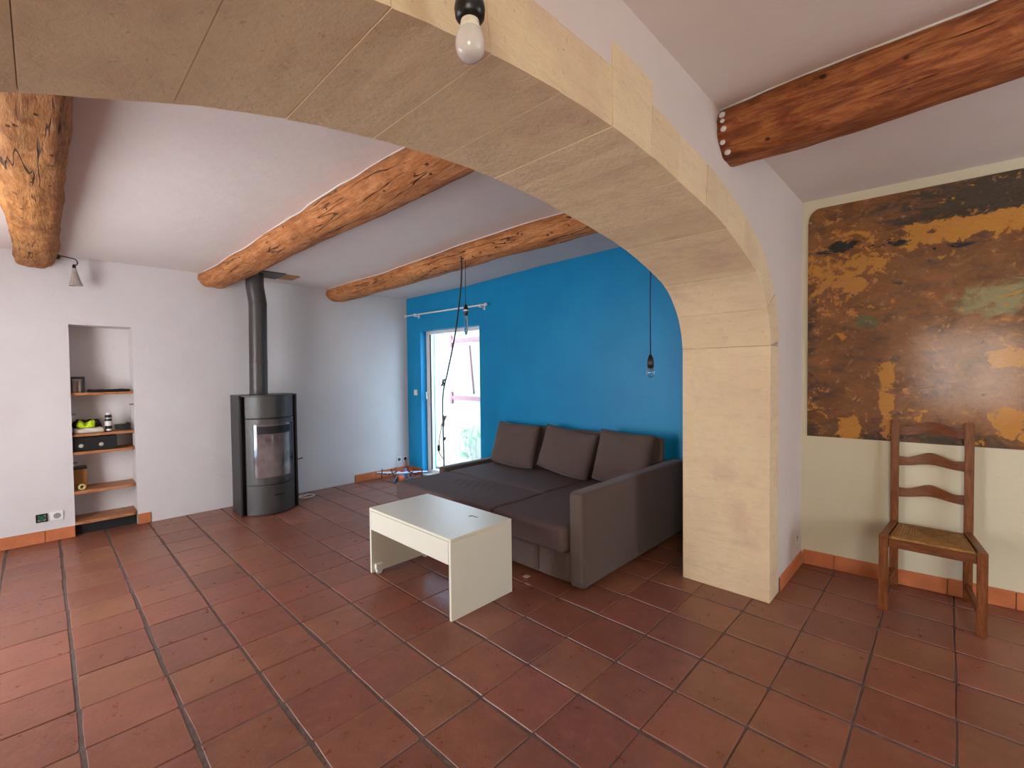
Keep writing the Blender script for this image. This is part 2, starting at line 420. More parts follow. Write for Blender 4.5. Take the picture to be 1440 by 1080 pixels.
box(b_, XL-0.2, XL, -3.82, -2.68, 0, 0.85); box(b_, XL-0.2, XL, -3.82, -2.68, 2.05, 2.85); box(b_, XL-0.2, XL, 0.85, 2.25, 2.25, 2.85)
struct('wall_left', b_, PLASTER)
def window(name, axis, at, u0, u1, z0, z1, leaf=2):
    def bb(bm, ua, ub, za, zb, d0, d1, bev=0.004):
        if axis == 0: box(bm, at+d0, at+d1, ua, ub, za, zb, bev, 1)
        else: box(bm, ua, ub, at+d0, at+d1, za, zb, bev, 1)
    b = bmesh.new(); fw = 0.06
    bb(b, u0, u0+fw, z0, z1, -0.05, 0); bb(b, u1-fw, u1, z0, z1, -0.05, 0); bb(b, u0, u1, z1-fw, z1, -0.05, 0); bb(b, u0, u1, z0, z0+fw, -0.05, 0)
    bb(b, (u0+u1)/2-fw/2, (u0+u1)/2+fw/2, z0, z1, -0.05, 0)
    o = struct(name, b, FRAME_W)
    m_ = (u0+u1)/2
    for a, c in ((u0+fw, m_-fw/2), (m_+fw/2, u1-fw)):
        g = bmesh.new(); bb(g, a, c, z0+fw, z1-fw, -0.03, -0.024, 0); obj('pane', g, PANE, o)
    return o
window('window_1', 0, XL-0.08, -3.82, -2.68, 0.85, 2.05)
window('window_2', 1, YFRONT-0.08, 2.1, 3.3, 0.65, 2.05)
window('door_1', 0, XL-0.08, 0.85, 2.25, 0.0, 2.25)

# arch: intrados outline (x,z) measured on both faces
ARC = [(-0.62, 1.50), (-0.54, 1.75), (-0.40, 1.89), (-0.15, 2.02), (0.10, 2.105), (0.243, 2.148), (0.415, 2.188), (0.60, 2.220),
       (0.80, 2.245), (1.0, 2.260), (1.22, 2.267), (1.5, 2.258), (1.73, 2.238), (2.01, 2.210), (2.27, 2.171), (2.56, 2.100),
       (2.80, 2.010), (2.955, 1.875), (3.03, 1.74), (3.057, 1.62)]
arc = [(p.x, p.y) for p in spline([(x, z, 0) for x, z in ARC], 6)]
def arc_normal(k):
    a = arc[max(k-1, 0)]; c = arc[min(k+1, len(arc)-1)]; dx, dz = c[0]-a[0], c[1]-a[1]; l = sqrt(dx*dx+dz*dz)
    return (-dz/l, dx/l)
RING = 0.195
ext = [(arc[k][0]+arc_normal(k)[0]*RING, arc[k][1]+arc_normal(k)[1]*RING) for k in range(len(arc))]
poly = [(XL, 0), (-0.62-RING, 0)] + ext + [(3.057+RING, 0), (4.03, 0), (4.03, 2.84), (XL, 2.84)]
wall_mid = struct('wall_middle', prism(bmesh.new(), poly, 1, YN, YF), PLASTER_N)
# voussoirs, each a stone of its own
lens = [0]
for a, c in zip(arc, arc[1:]): lens.append(lens[-1]+sqrt((a[0]-c[0])**2+(a[1]-c[1])**2))
def at_len(s):
    s = max(0, min(lens[-1], s))
    for k in range(len(arc)-1):
        if lens[k+1] >= s:
            t = (s-lens[k])/(lens[k+1]-lens[k]); a, c = arc[k], arc[k+1]; n0, n1 = arc_normal(k), arc_normal(k+1)
            return (a[0]+(c[0]-a[0])*t, a[1]+(c[1]-a[1])*t), (n0[0]+(n1[0]-n0[0])*t, n0[1]+(n1[1]-n0[1])*t)
cuts = [0.0]; widths = [0.3, 0.27, 0.25, 0.29, 0.26, 0.24, 0.28, 0.27]
# joint positions on the right half follow the photograph's joints
want = [0.42, 0.69, 0.965, 1.235, 1.50, 1.73, 2.02, 2.29, 2.54, 2.77]
def len_at_x(x):
    for k in range(len(arc)-1):
        if arc[k][0] <= x <= arc[k+1][0] and k > 10:
            return lens[k]+(lens[k+1]-lens[k])*(x-arc[k][0])/(arc[k+1][0]-arc[k][0])
base_l = len_at_x(0.42); nleft = 5
cuts = [base_l*i/nleft for i in range(nleft)] + [len_at_x(x) for x in want]
tail = lens[-1]-cuts[-1]; cuts += [cuts[-1]+tail*q for q in (0.27, 0.55, 1.0)]
GAP = 0.0012
for n, (s0, s1) in enumerate(zip(cuts, cuts[1:])):
    tall = 0.275 if abs(s0-len_at_x(1.235)) < 1e-6 else RING + random.uniform(-0.003, 0.002)
    m_ = 6; inner = []; outer = []
    for i in range(m_+1):
        s = s0+GAP + (s1-s0-2*GAP)*i/m_; p, nn = at_len(s); q = random.uniform(-0.0015, 0.0015)
        inner.append((p[0], p[1]+q)); outer.append((p[0]+nn[0]*tall, p[1]+nn[1]*tall))
    dy = random.uniform(0.0015, 0.005)
    bm = bmesh.new(); prism(bm, inner+outer[::-1], 1, YN-dy, YF+random.uniform(0.001, 0.003))
    obj('voussoir', bm, STONE, wall_mid)
for side, x0, x1 in ((1, 3.057, 3.057+RING), (-1, -0.62-RING, -0.62)):
    zs = [0.0, 1.62 if side > 0 else 1.50]
    for a, c in zip(zs, zs[1:]):
        e = 0.002
        obj('jamb_stone', BX(x0-(e if side > 0 else 0), x1+(e if side < 0 else 0), YN-e, YF+e, a+0.001, c-0.0005, 0.003, 1), STONE, wall_mid)

# ------------------------------------------------------------------ ceilings
prof = [(YB+0.02, 2.572), (2.4, 2.60), (1.2, 2.672), (0.25, 2.706), (YF-0.02, 2.715), (YF-0.02, 2.80), (YB+0.02, 2.80)]
struct('ceiling', prism(bmesh.new(), prof, 0, XL-0.1, 4.2), CEIL)
struct('ceiling_near', BX(XL-0.1, XC+0.5, YFRONT-0.1, YN+0.02, 2.712, 2.80), CEIL)
def ceil_z(y):
    ps = prof[:5]
    for (ya, za), (yb, zb) in zip(ps, ps[1:]):
        if yb <= y <= ya: return za+(zb-za)*(y-ya)/(yb-ya)
    return 2.6

# ------------------------------------------------------------------ beams
def beam(name, label, m, x0, x1, hw0, hw1, y0, y1, zb0, zb1, ztop, seed, square=0.0, rough=0.018, round_end=False):
    n, sg = 90, 40; bm = bmesh.new(); rings = []
    for i in range(n+1):
        t = i/n; y = y0+(y1-y0)*t; cx = x0+(x1-x0)*t; hw = hw0+(hw1-hw0)*t; zb = zb0+(zb1-zb0)*t
        zt = ztop if not callable(ztop) else ztop(y)
        cx += 0.018*noise.noise(Vector((seed, y*0.8, 0))); hw *= 1+0.09*noise.noise(Vector((seed+9, y*1.3, 0)))
        zb += 0.018*noise.noise(Vector((seed+5, y*1.5, 3)))
        cz = (zb+zt+0.03)/2; hz = (zt+0.03-zb)/2
        if round_end and t > 0.97: hw *= 1-((t-0.97)/0.03)**2*0.18; hz_e = hz*(1-((t-0.97)/0.03)**2*0.15); hz = hz_e
        ring = []
        for k in range(sg):
            a = 2*pi*k/sg; ca, sa = cos(a), sin(a); e = 2/(2.0+square*2)
            px, pz = math.copysign(abs(ca)**e, ca), math.copysign(abs(sa)**e, sa)
            d = Vector((px*hw, 0, pz*hz))
            q = noise.noise(Vector((px*2.2+seed, y*1.7, pz*2.2)))*rough + noise.noise(Vector((px*5+seed, y*7, pz*5)))*rough*0.4
            d *= 1+q/max(hw, 0.05)
            ring.append(bm.verts.new((cx+d.x, y, cz+d.z)))
        rings.append(ring)
    for a, c in zip(rings, rings[1:]):
        for k in range(sg): bm.faces.new((a[k], a[(k+1) % sg], c[(k+1) % sg], c[k]))
    bm.faces.new(rings[0]); bm.faces.new(rings[-1][::-1])
    beads = []
    for sgn in (-1, 1):
        pts = []
        for ring in rings[::3]:
            y = ring[0].co.y; zc = ztop if not callable(ztop) else ztop(y)
            cand = [v.co for v in ring if (v.co.x-sum(q.co.x for q in ring)/sg)*sgn > 0]
            p = min(cand, key=lambda q: abs(q.z-zc+0.004)+(0.5 if q.z > zc+0.012 else 0))
            pts.append((p.x+sgn*0.003, y, zc-0.002))
        beads.append(pts)
    o = obj(name, bm, m, smooth=True)
    for pts in beads: obj('plaster_bead', tube(bmesh.new(), pts, 0.006, 6), PLASTER, o, smooth=True)
    return tag(o, label, 'beam', 'wooden ceiling beams')
beam('ceiling_beam', 'thick golden wooden ceiling beam above the shelf niche', BEAM_Y, -0.085, -0.09, 0.145, 0.125, YF, YB, 2.47, 2.43, lambda y: ceil_z(y), 1.3, 0.15)
beam('ceiling_beam', 'orange wooden ceiling beam running above the wood stove', BEAM, 1.50, 1.255, 0.155, 0.15, YF, YB, 2.535, 2.435, lambda y: ceil_z(y), 4.7, 0.1)
beam('ceiling_beam', 'orange wooden ceiling beam beside the blue wall carrying a pendant cable', BEAM, 2.91, 2.66, 0.125, 0.165, YF, YB, 2.555, 2.42, lambda y: ceil_z(y), 8.1, 0.1)
beam('ceiling_beam', 'dark varnished red-brown beam in the room with the chair', BEAM_R, 2.31, 2.31, 0.155, 0.15, YFRONT, YN, 2.47, 2.492, 2.712, 12.4, 0.12)

dark_beam = [o for o in bpy.data.objects if o.name.startswith('ceiling_beam') and 'varnished' in o.get('label', '')][0]
for k, (dx, z, r) in enumerate(((-0.142, 2.665, 0.014), (-0.156, 2.63, 0.010), (-0.158, 2.59, 0.013), (-0.135, 2.54, 0.012), (-0.085, 2.51, 0.014))):
    t = bmesh.new(); bmesh.ops.create_uvsphere(t, u_segments=10, v_segments=6, radius=r)
    for v in t.verts: v.co = Vector((v.co.x*0.6, v.co.y*1.1, v.co.z)) + Vector((2.31+dx, YN-0.022-0.006*(k % 3), z))
    obj('plaster_dab', t, PLASTER, dark_beam, smooth=True)
# ------------------------------------------------------------------ terracotta baseboards
def baseboard(name, p0, p1, normal, h=0.1, piece=0.31, start=0.0, cap=True):
    p0, p1 = Vector(p0), Vector(p1); L = (p1-p0).length; d = (p1-p0)/L; nv = Vector(normal); root = None; s = 0; first = True
    cutsb = [0.0]; x = start if start > 0 else piece
    while x < L-0.03: cutsb.append(x); x += piece
    cutsb.append(L)
    core = bmesh.new(); a = p0; b2 = p1+nv*0.006
    box(core, min(a.x, b2.x), max(a.x, b2.x), min(a.y, b2.y), max(a.y, b2.y), 0.0, h-0.004)
    root = struct(name, core, GROUT)
    for q0, q1 in zip(cutsb, cutsb[1:]):
        A = p0+d*(q0+0.002); B = p0+d*(q1-0.002)+nv*(0.013+random.uniform(-0.001, 0.001)); hh = h+random.uniform(-0.003, 0.003)
        obj('plinth_tile', BX(min(A.x, B.x), max(A.x, B.x), min(A.y, B.y), max(A.y, B.y), 0.001, hh, 0.002, 1), PLINTH, root)
    return root
baseboard('baseboard_back', (XL, YB, 0), (NX0, YB, 0), (0, -1, 0), 0.107, start=0.2)
baseboard('baseboard_niche', (NX1, YB, 0), (0.655, YB, 0), (0, -1, 0), 0.105)
baseboard('baseboard_corner', (2.84, YB, 0), (XB, YB, 0), (0, -1, 0), 0.10)
lean(baseboard('baseboard_blue', (XB, YB-0.014, 0), (XB, DY1+0.005, 0), (-1, 0, 0), 0.10), LEAN_BLUE)
baseboard('baseboard_pier', (3.275, YN, 0), (3.89, YN, 0), (0, -1, 0), 0.095, start=0.35)
lean(baseboard('baseboard_right_near', (XC, YN-0.014, 0), (XC, YFRONT, 0), (-1, 0, 0), 0.105, start=0.19, piece=0.30), LEAN_NEAR)

# ------------------------------------------------------------------ glazed door in the blue wall
b_ = bmesh.new(); FX = 3.80
box(b_, FX, FX+0.07, DY1-0.085, DY1, 0.0, DZ, 0.004, 1); box(b_, FX, FX+0.07, DY0, DY0+0.07, 0.0, DZ, 0.004, 1)
box(b_, FX, FX+0.07, DY0, DY1, DZ-0.045, DZ, 0.004, 1); box(b_, FX, FX+0.07, DY0, DY1, 0.0, 0.075, 0.004, 1)
door = struct('door_2', b_, FRAME_W)
obj('door_seal', BX(FX-0.004, FX+0.01, DY1-0.095, DY1-0.083, 0.075, DZ-0.05), DARK, door)
obj('pane', BX(FX+0.03, FX+0.036, DY0+0.07, DY1-0.085, 0.075, DZ-0.045), PANE, door)
h_ = bmesh.new(); box(h_, FX-0.012, FX, DY1-0.065, DY1-0.03, 1.02, 1.28, 0.004, 1); tube(h_, [(FX-0.012, DY1-0.047, 1.2), (FX-0.05, DY1-0.047, 1.2), (FX-0.05, DY1-0.06, 1.10)], 0.008)
obj('door_handle', h_, WHITE_P, door)
lean(door, LEAN_BLUE)
lean(struct('trim_1', BX(XB+0.0, FX, DY0, DY1, 0.0, 0.018, 0.003, 1), FRAME_W), LEAN_BLUE)

# exterior seen through the door
struct('ground', BX(4.26, 9, -2, 9, -0.25, -0.04), mat_plain('outside_gravel', srgb(176, 164, 146), 0.9, var=0.15, bmp=0.4))
ew = struct('wall_outside', BX(5.2, 5.45, 1.5, 8.0, -0.04, 2.4), EXT)
for z in (2.06, 1.02):
    s_ = bmesh.new(); box(s_, 5.17, 5.199, 2.9, 4.50, z-0.035, z+0.035, 0.004, 1); box(s_, 5.165, 5.199, 4.46, 4.53, z-0.11, z+0.11, 0.004, 1)
    bmesh.ops.rotate(s_, cent=(5.18, 4.5, z), matrix=Matrix.Rotation(radians(0), 3, 'X'), verts=s_.verts)
    tag(obj('strap_hinge', s_, RUST), ('upper' if z > 1.5 else 'lower')+' rusty strap hinge on the sunlit wall outside the glass door', 'hinge', 'strap hinges outside')
tag(obj('iron_rod', tube(bmesh.new(), [(5.185, 3.98, 1.96), (5.185, 3.88, 1.10)], 0.014), RUST), 'thin rusty rod leaning between the strap hinges outside', 'rod')
LEAF = mat_plain('green_leaf', srgb(150, 176, 130), 0.6, var=0.15, vscale=30)
pl = thing('climbing_plant', 'green leafy plant at the foot of the wall outside the door', 'plant', (5.0, 3.95, -0.04))
for k in range(16):
    rnd = random.Random(k); c = Vector((5.06+rnd.random()*0.11, 3.7+rnd.random()*0.45, 0.0+rnd.random()**1.4*0.6)); t = bmesh.new()
    a = rnd.random()*6.28; d = Vector((-0.3, cos(a), sin(a))).normalized(); e = d.cross(Vector((1, 0, 0))).normalized(); L = 0.05+rnd.random()*0.05
    vs = [t.verts.new(c-d*L), t.verts.new(c+e*L*0.45+Vector((-0.01, 0, 0))), t.verts.new(c+d*L), t.verts.new(c-e*L*0.45+Vector((-0.01, 0, 0)))]
    t.faces.new(vs[:3]); t.faces.new((vs[0], vs[2], vs[3]))
    obj('leaf', t, LEAF, pl, fix=False)
for k in range(5):
    y = 3.7+0.14*k; obj('stem', tube(bmesh.new(), spline([(5.1, y, -0.04), (5.1, y+0.05, 0.2), (5.12, y-0.03, 0.55)], 5), 0.005, 6), LEAF, pl, smooth=True)

# ------------------------------------------------------------------ sofa bed
sofa = thing('corner_sofa_bed', 'taupe fabric corner sofa bed pulled out flat along the blue wall', 'sofa', (3.0, 0.7, 0))
def part(name, t, m, parent, smooth=True):
    return obj(name, t, m, parent, smooth=smooth)
SXF = 2.37
part('armrest', rounded(SXF, 3.97, -0.412, -0.292, 0.02, 0.662, 0.028, 16), FAB, sofa)
part('armrest', rounded(2.93, 3.80, 1.80, 1.90, 0.05, 0.445, 0.02, 12), FAB, sofa)
part('backrest', rounded(3.762, 3.828, -0.29, 1.79, 0.05, 0.865, 0.022, 14), FAB, sofa)
part('chaise_base', rounded(SXF+0.012, 3.75, -0.288, 0.40, 0.03, 0.235, 0.012, 10), FAB, sofa)
part('pull_out_base', rounded(SXF-0.004, 2.96, -0.02, 1.78, 0.045, 0.225, 0.012, 10), FAB, sofa)
def crumple(p):
    if p.z > 0.39:
        d = sqrt(((p.x-2.76)/0.15)**2+((p.y-1.12)/0.36)**2)
        if d < 1: p.z += 0.016*(1-d)**0.5*max(-0.2, sin((p.y*0.95-p.x*0.5)*70))
        p.z += 0.004*noise.noise(Vector((p.x*5, p.y*5, 0)))
    return p
def soft(p):
    if p.z > 0.39: p.z += 0.005*noise.noise(Vector((p.x*4, p.y*4, 2)))
    return p
part('chaise_cushion', rounded(2.325, 3.757, -0.282, 0.418, 0.235, 0.415, 0.035, 26, soft), FAB_D, sofa)
part('seat_cushion', rounded(2.975, 3.757, 0.428, 1.79, 0.235, 0.41, 0.028, 30, soft), FAB_D, sofa)
part('pull_out_cushion', rounded(2.32, 2.968, 0.428, 1.79, 0.235, 0.408, 0.03, 60, crumple), FAB_D, sofa)
part('seat_frame', BX(2.975, 3.75, 0.41, 1.79, 0.05, 0.233, 0.005, 1), FAB, sofa, False)
for x, y in ((2.45, -0.36), (3.6, -0.36), (2.5, 1.7), (3.7, 1.85)):
    part('foot', lathe(bmesh.new(), [(0.02, 0.0), (0.025, 0.06)], 12, (x, y, 0)), BLACK_P, sofa)
def pillow(label, cy, w, h, th, xb, zb, lean, roll, yawz, seed):
    n = 22; bm = bmesh.new(); R = Matrix.Translation((xb, cy, zb)) @ Matrix.Rotation(yawz, 4, 'Z') @ Matrix.Rotation(lean, 4, 'Y') @ Matrix.Rotation(roll, 4, 'X')
    g = {}
    for sgn in (-1, 1):
        for i in range(n+1):
            for j in range(n+1):
                u, v = -1+2*i/n, -1+2*j/n
                edge = i in (0, n) or j in (0, n)
                if edge and sgn == 1: g[(1, i, j)] = g[(-1, i, j)]; continue
                pw = (max(0, 1-abs(u)**3.2)**0.5)*(max(0, 1-abs(v)**3.2)**0.5)
                t = th/2*(0.22+0.78*pw) if not edge else 0
                pin = 1-0.035*(1-abs(v))*abs(u)**6
                y = u*w/2*(1-0.03*(1-v*v)) ; z = (v+1)*h/2*(1-0.0*u) - 0.02*(1-u*u)*(1 if v < 0 else 0.6)*abs(v)
                wr = 0.006*noise.noise(Vector((u*3+seed, v*3, sgn*3)))*(0 if edge else 1)
                g[(sgn, i, j)] = bm.verts.new(R @ Vector((sgn*(t+wr), y, z+0.02)))
    for sgn in (-1, 1):
        for i in range(n):
            for j in range(n):
                q = [g[(sgn, i, j)], g[(sgn, i+1, j)], g[(sgn, i+1, j+1)], g[(sgn, i, j+1)]]
                bm.faces.new(q if sgn > 0 else q[::-1])
    o = obj('back_cushion', bm, FAB, smooth=True); return tag(o, label, 'cushion', 'loose back cushions on the sofa bed')
pillow('square taupe back cushion at the sofa end near the glass door', 1.42, 0.66, 0.475, 0.14, 3.565, 0.418, radians(18), radians(1.5), 0.0, 1)
pillow('square taupe back cushion in the middle of the sofa', 0.71, 0.68, 0.455, 0.145, 3.565, 0.43, radians(18), radians(6), radians(-1), 5)
pillow('square taupe back cushion beside the high sofa armrest', 0.045, 0.575, 0.485, 0.14, 3.56, 0.422, radians(18), radians(2), 0.0, 9)

# ------------------------------------------------------------------ coffee table
tb = thing('coffee_table', 'white laminate coffee table with drawer and two slab sides', 'table', (1.82, 0.43, 0))
TX0, TX1, TY0, TY1, TZ = 1.566, 2.082, -0.036, 0.915, 0.492
obj('table_top', BX(TX0, TX1, TY0, TY1, TZ-0.018, TZ, 0.0015, 1), WHITE_L, tb)
obj('side_panel', BX(TX0, TX1, TY0, TY0+0.02, 0.0, TZ-0.019, 0.0015, 1), WHITE_L, tb)
obj('side_panel', BX(TX0, TX1, TY1-0.02, TY1, 0.012, TZ-0.019, 0.0015, 1), WHITE_L, tb)
obj('drawer_front', BX(TX0-0.002, TX0+0.016, TY0+0.022, TY1-0.026, 0.335, TZ-0.02, 0.0015, 1), WHITE_L, tb)
obj('drawer_box', BX(TX0+0.018, TX1-0.02, TY0+0.03, TY1-0.03, 0.345, TZ-0.025), WHITE_L, tb)
obj('back_panel', BX(TX1-0.018, TX1, TY0+0.022, TY1-0.022, 0.335, TZ-0.02, 0.0015, 1), WHITE_L, tb)
for x in (TX0+0.05, TX1-0.06):
    c_ = obj('caster', BX(x-0.03, x+0.03, TY1-0.05, TY1-0.021, 0.035, 0.075, 0.004, 1), WHITE_P, tb)
    obj('wheel', lathe(bmesh.new(), [(0.006, -0.013), (0.022, -0.013), (0.024, -0.008), (0.024, 0.008), (0.022, 0.013), (0.006, 0.013)], 18, (x, TY1-0.036, 0.0245), (0, 1, 0)), WHITE_P, c_)
mk = bmesh.new()
box(mk, 1.92, 1.95, 0.20, 0.222, TZ, TZ+0.0006); box(mk, 1.938, 1.952, 0.15, 0.215, TZ, TZ+0.0008)
obj('tape_mark', mk, mat_plain('grey_tape_residue', srgb(150, 138, 122), 0.6), tb)

# ------------------------------------------------------------------ wood stove
st = thing('wood_stove', 'black and grey steel wood stove with curved glass door', 'stove', (1.61, 3.2, 0))
SX0, SX1, SXM = 1.322, 1.90, 1.611
def arc_y(x, off=0.0): return 3.105 - 0.135*(1-((x-SXM)/0.24)**2) - off
def arc_panel(bm, x0, x1, z0, z1, off=0.0, th=0.02, n=18):
    xs = [x0+(x1-x0)*i/n for i in range(n+1)]
    poly = [(x, arc_y(x, off)) for x in xs] + [(x, arc_y(x, off)+th) for x in reversed(xs)]
    return prism(bm, poly, 2, z0, z1)
cx0, cx1 = 1.374, 1.848
bm = bmesh.new(); prism(bm, [(cx0+0.005, 3.40), (cx0+0.005, 3.118)] + [(cx0+0.005+(cx1-cx0-0.01)*i/12, arc_y(cx0+0.005+(cx1-cx0-0.01)*i/12)+0.025) for i in range(13)] + [(cx1-0.005, 3.40)], 2, 0.01, 1.235)
obj('stove_body', bm, DARK, st)
for x0, x1 in ((SX0, SX0+0.022), (SX1-0.022, SX1)):
    obj('side_panel', BX(x0, x1, 3.125, 3.42, 0.0, 1.245, 0.006, 2), BLACK_METAL, st)
    xa, xb_ = (x0+0.023, cx0+0.004) if x0 < SXM else (cx1-0.004, x0-0.001)
    obj('side_channel', BX(xa, xb_, 3.16, 3.41, 0.01, 1.24), DARK, st)
bm = bmesh.new(); xs = [SX0+(SX1-SX0)*i/20 for i in range(21)]
prism(bm, [(x, min(3.125, arc_y(x))-0.004) for x in xs] + [(SX1, 3.42), (SX0, 3.42)], 2, 1.246, 1.262); obj('top_plate', bm, BLACK_METAL, st)
smooth_by_angle(obj('upper_front', arc_panel(bmesh.new(), cx0, cx1, 1.025, 1.244), GREY_METAL, st))
smooth_by_angle(obj('lower_front', arc_panel(bmesh.new(), cx0, cx1, 0.012, 0.318), GREY_METAL, st))
bm = bmesh.new()
gx0, gx1, gz0, gz1 = 1.428, 1.826, 0.40, 0.955
arc_panel(bm, cx0, gx0, 0.325, 1.012, 0.004); arc_panel(bm, gx1, cx1, 0.325, 1.012, 0.004)
arc_panel(bm, gx0, gx1, gz1, 1.012, 0.004); arc_panel(bm, gx0, gx1, 0.325, gz0, 0.004)
dr = smooth_by_angle(obj('stove_door', bm, GREY_METAL, st))
smooth_by_angle(obj('door_glass', arc_panel(bmesh.new(), gx0-0.004, gx1+0.004, gz0-0.004, gz1+0.004, -0.004, 0.006, 24), SOOTY, dr))
obj('inner_band', arc_panel(bmesh.new(), gx0+0.03, gx1-0.03, gz1-0.10, gz1-0.02, -0.0032, 0.003), DARK, dr)
obj('name_plate', arc_panel(bmesh.new(), 1.60, 1.70, 0.198, 0.214, 0.003, 0.003, 4), DARK, st)
obj('door_handle', tube(bmesh.new(), [(1.90, 3.18, 0.52), (1.935, 3.16, 0.52), (1.965, 3.15, 0.53)], 0.006), PIPE, st)
obj('air_lever', BX(1.901, 1.912, 3.2, 3.24, 0.1, 0.16, 0.003, 1), BLACK_METAL, st)
PXm, PYm = 1.562, 3.28
fl = smooth_by_angle(obj('flue_pipe', tube(bmesh.new(), [(PXm, PYm, 1.262), (PXm+0.006, PYm, 1.8), (PXm+0.012, PYm, 2.25), (PXm+0.008, PYm, 2.28), (PXm-0.012, PYm, 2.42), (PXm-0.014, PYm, 2.46), (PXm-0.012, PYm, 2.585)], 0.088, 28), PIPE, st), 40)
for z in (1.275, 1.62, 2.24): obj('pipe_collar', lathe(bmesh.new(), [(0.089, -0.006), (0.0905, -0.003), (0.0905, 0.003), (0.089, 0.006)], 28, (PXm+0.012*(z-1.26)/1.0, PYm, z), cap=False), PIPE, fl)
flue_opening = thing('ceiling_opening', 'dark plate for the shaded ceiling opening around the flue pipe, with brown wooden end', 'ceiling plate', (1.7, 3.3, 2.58))
pz = 2.574
bm = bmesh.new(); box(bm, 1.40, 1.82, 3.12, 3.46, pz-0.002, pz+0.02, 0.002, 1); obj('plate', bm, BLACK_METAL, flue_opening)  # dark plate stands in for the shade inside the ceiling opening
obj('wooden_end', BX(1.822, 1.98, 3.16, 3.40, pz-0.004, pz+0.02, 0.002, 1), SHELFW, flue_opening)
cb = bmesh.new(); tube(cb, spline([(1.93, 3.40, 0.12), (1.95, 3.42, 0.03), (2.05, 3.46, 0.008), (2.16, 3.50, 0.008), (2.20, 3.42, 0.008), (2.10, 3.36, 0.008), (2.00, 3.42, 0.008), (2.10, 3.55, 0.008)], 8), 0.006, 8)
tag(obj('power_cable', cb, WHITE_P, smooth=True), 'white power cable looped on the floor beside the wood stove', 'cable')

# ------------------------------------------------------------------ niche shelves and what stands on them
def shelf(label, z, y0, th=0.024, round_=0.05):
    pts = [(NX0+0.002, YB+ND-0.002), (NX0+0.002, y0)]
    if round_ > 0:
        for k in range(7): a = pi/2*k/6; pts.append((NX1-0.002-round_+round_*sin(a), y0+round_-round_*cos(a)))
    else: pts.append((NX1-0.002, y0))
    pts.append((NX1-0.002, YB+ND-0.002))
    t = prism(bmesh.new(), pts, 2, z-th, z)
    return tag(obj('wall_shelf', t, SHELFW), label, 'shelf', 'shelves in the wall niche')
shelf('wooden niche shelf holding the small black frame', 1.325, YB+0.03, 0.024, 0.0)
shelf('wooden niche shelf holding cloths and the spray can', 0.94, YB+0.03, 0.024, 0.0)
shelf('wooden niche shelf holding the black amplifier box', 0.775, YB+0.01, 0.024, 0.03)
shelf('wooden niche shelf holding the cardboard box and tape roll', 0.415, YB-0.01, 0.028, 0.05)
shelf('lowest empty wooden niche shelf just above the floor', 0.135, YB-0.02, 0.028, 0.04)
b_ = BX(NX0+0.002, NX1-0.002, YB+0.06, YB+0.075, 0.001, 0.106); tag(obj('toe_board', b_, DARK), 'black board closing the gap under the lowest niche shelf', 'board')
for x0, z, lb in ((NX1-0.03, 1.19, 'small steel shelf peg above the spray can in the niche'), (NX0+0.002, 1.12, 'small steel shelf peg above the crumpled cloths in the niche'), (NX0+0.002, 0.66, 'small steel shelf peg above the cardboard box in the niche')):
    tag(obj('shelf_bracket', BX(x0, x0+0.028, YB+0.02, YB+0.10, z, z+0.012, 0.002, 1), mat_plain('steel_bracket', srgb(140, 134, 130), 0.4, 0.8)), lb, 'shelf peg', 'niche shelf pegs')
fr = thing('small_frame', 'small black open frame with two pale jars on the top niche shelf', 'frame', (0.15, YB+0.1, 1.325))
b_ = bmesh.new(); fx0, fx1, fz0, fz1 = NX0+0.006, NX0+0.10, 1.325, 1.475
box(b_, fx0, fx1, YB+0.05, YB+0.15, fz1-0.022, fz1, 0.002, 1); box(b_, fx1-0.016, fx1, YB+0.05, YB+0.15, fz0, fz1-0.022, 0.002, 1); box(b_, fx0, fx0+0.008, YB+0.05, YB+0.15, fz0, fz1-0.022)
obj('frame', b_, BLACK_P, fr)
for x in (fx0+0.022, fx0+0.058): obj('jar', lathe(bmesh.new(), [(0.014, 0), (0.016, 0.01), (0.016, 0.09), (0.010, 0.10), (0.010, 0.115)], 14, (x, YB+0.1, fz0+0.001)), mat_plain('pale_jar', srgb(186, 170, 160), 0.4), fr, smooth=True)
def cloth(name, label, m, x0, x1, y0, y1, z0, h, seed, amp=0.012):
    def f(p):
        k = (p.z-z0)/h
        if k > 0.3: p.z += amp*noise.noise(Vector((p.x*22+seed, p.y*22, 0)))*k + amp*0.5*noise.noise(Vector((p.x*50, p.y*50+seed, 1)))*k
        p.x += 0.01*noise.noise(Vector((p.y*20, seed, p.z*20))); p.y += 0.008*noise.noise(Vector((p.x*20, seed+4, p.z*20)))
        return p
    t = rounded(x0, x1, y0, y1, z0, z0+h, h*0.45, 18, f)
    for v in t.verts: v.co.z = max(v.co.z, z0)
    return tag(obj(name, t, m, smooth=True), label, 'cloth')
cloth('folded_cloth', 'black folded cloth lying flat on the top niche shelf', mat_plain('black_cloth', srgb(20, 19, 20), 0.9), 0.225, 0.535, YB+0.05, YB+0.2, 1.326, 0.022, 2, 0.008)
cloth('folded_cloth', 'white folded cloth on the niche shelf beside the spray can', mat_plain('white_cloth', srgb(206, 196, 182), 0.9), 0.115, 0.33, YB+0.045, YB+0.16, 0.941, 0.045, 6)
cloth('safety_vest', 'bright yellow-green safety vest crumpled on the white cloth', mat_plain('fluorescent_fabric', srgb(190, 220, 30), 0.7), 0.14, 0.27, YB+0.06, YB+0.15, 0.990, 0.05, 9, 0.045)
cloth('folded_cloth', 'dark crumpled cloth behind the safety vest in the niche', mat_plain('dark_cloth', srgb(40, 32, 32), 0.9), 0.112, 0.32, YB+0.175, YB+0.265, 0.941, 0.12, 12, 0.02)
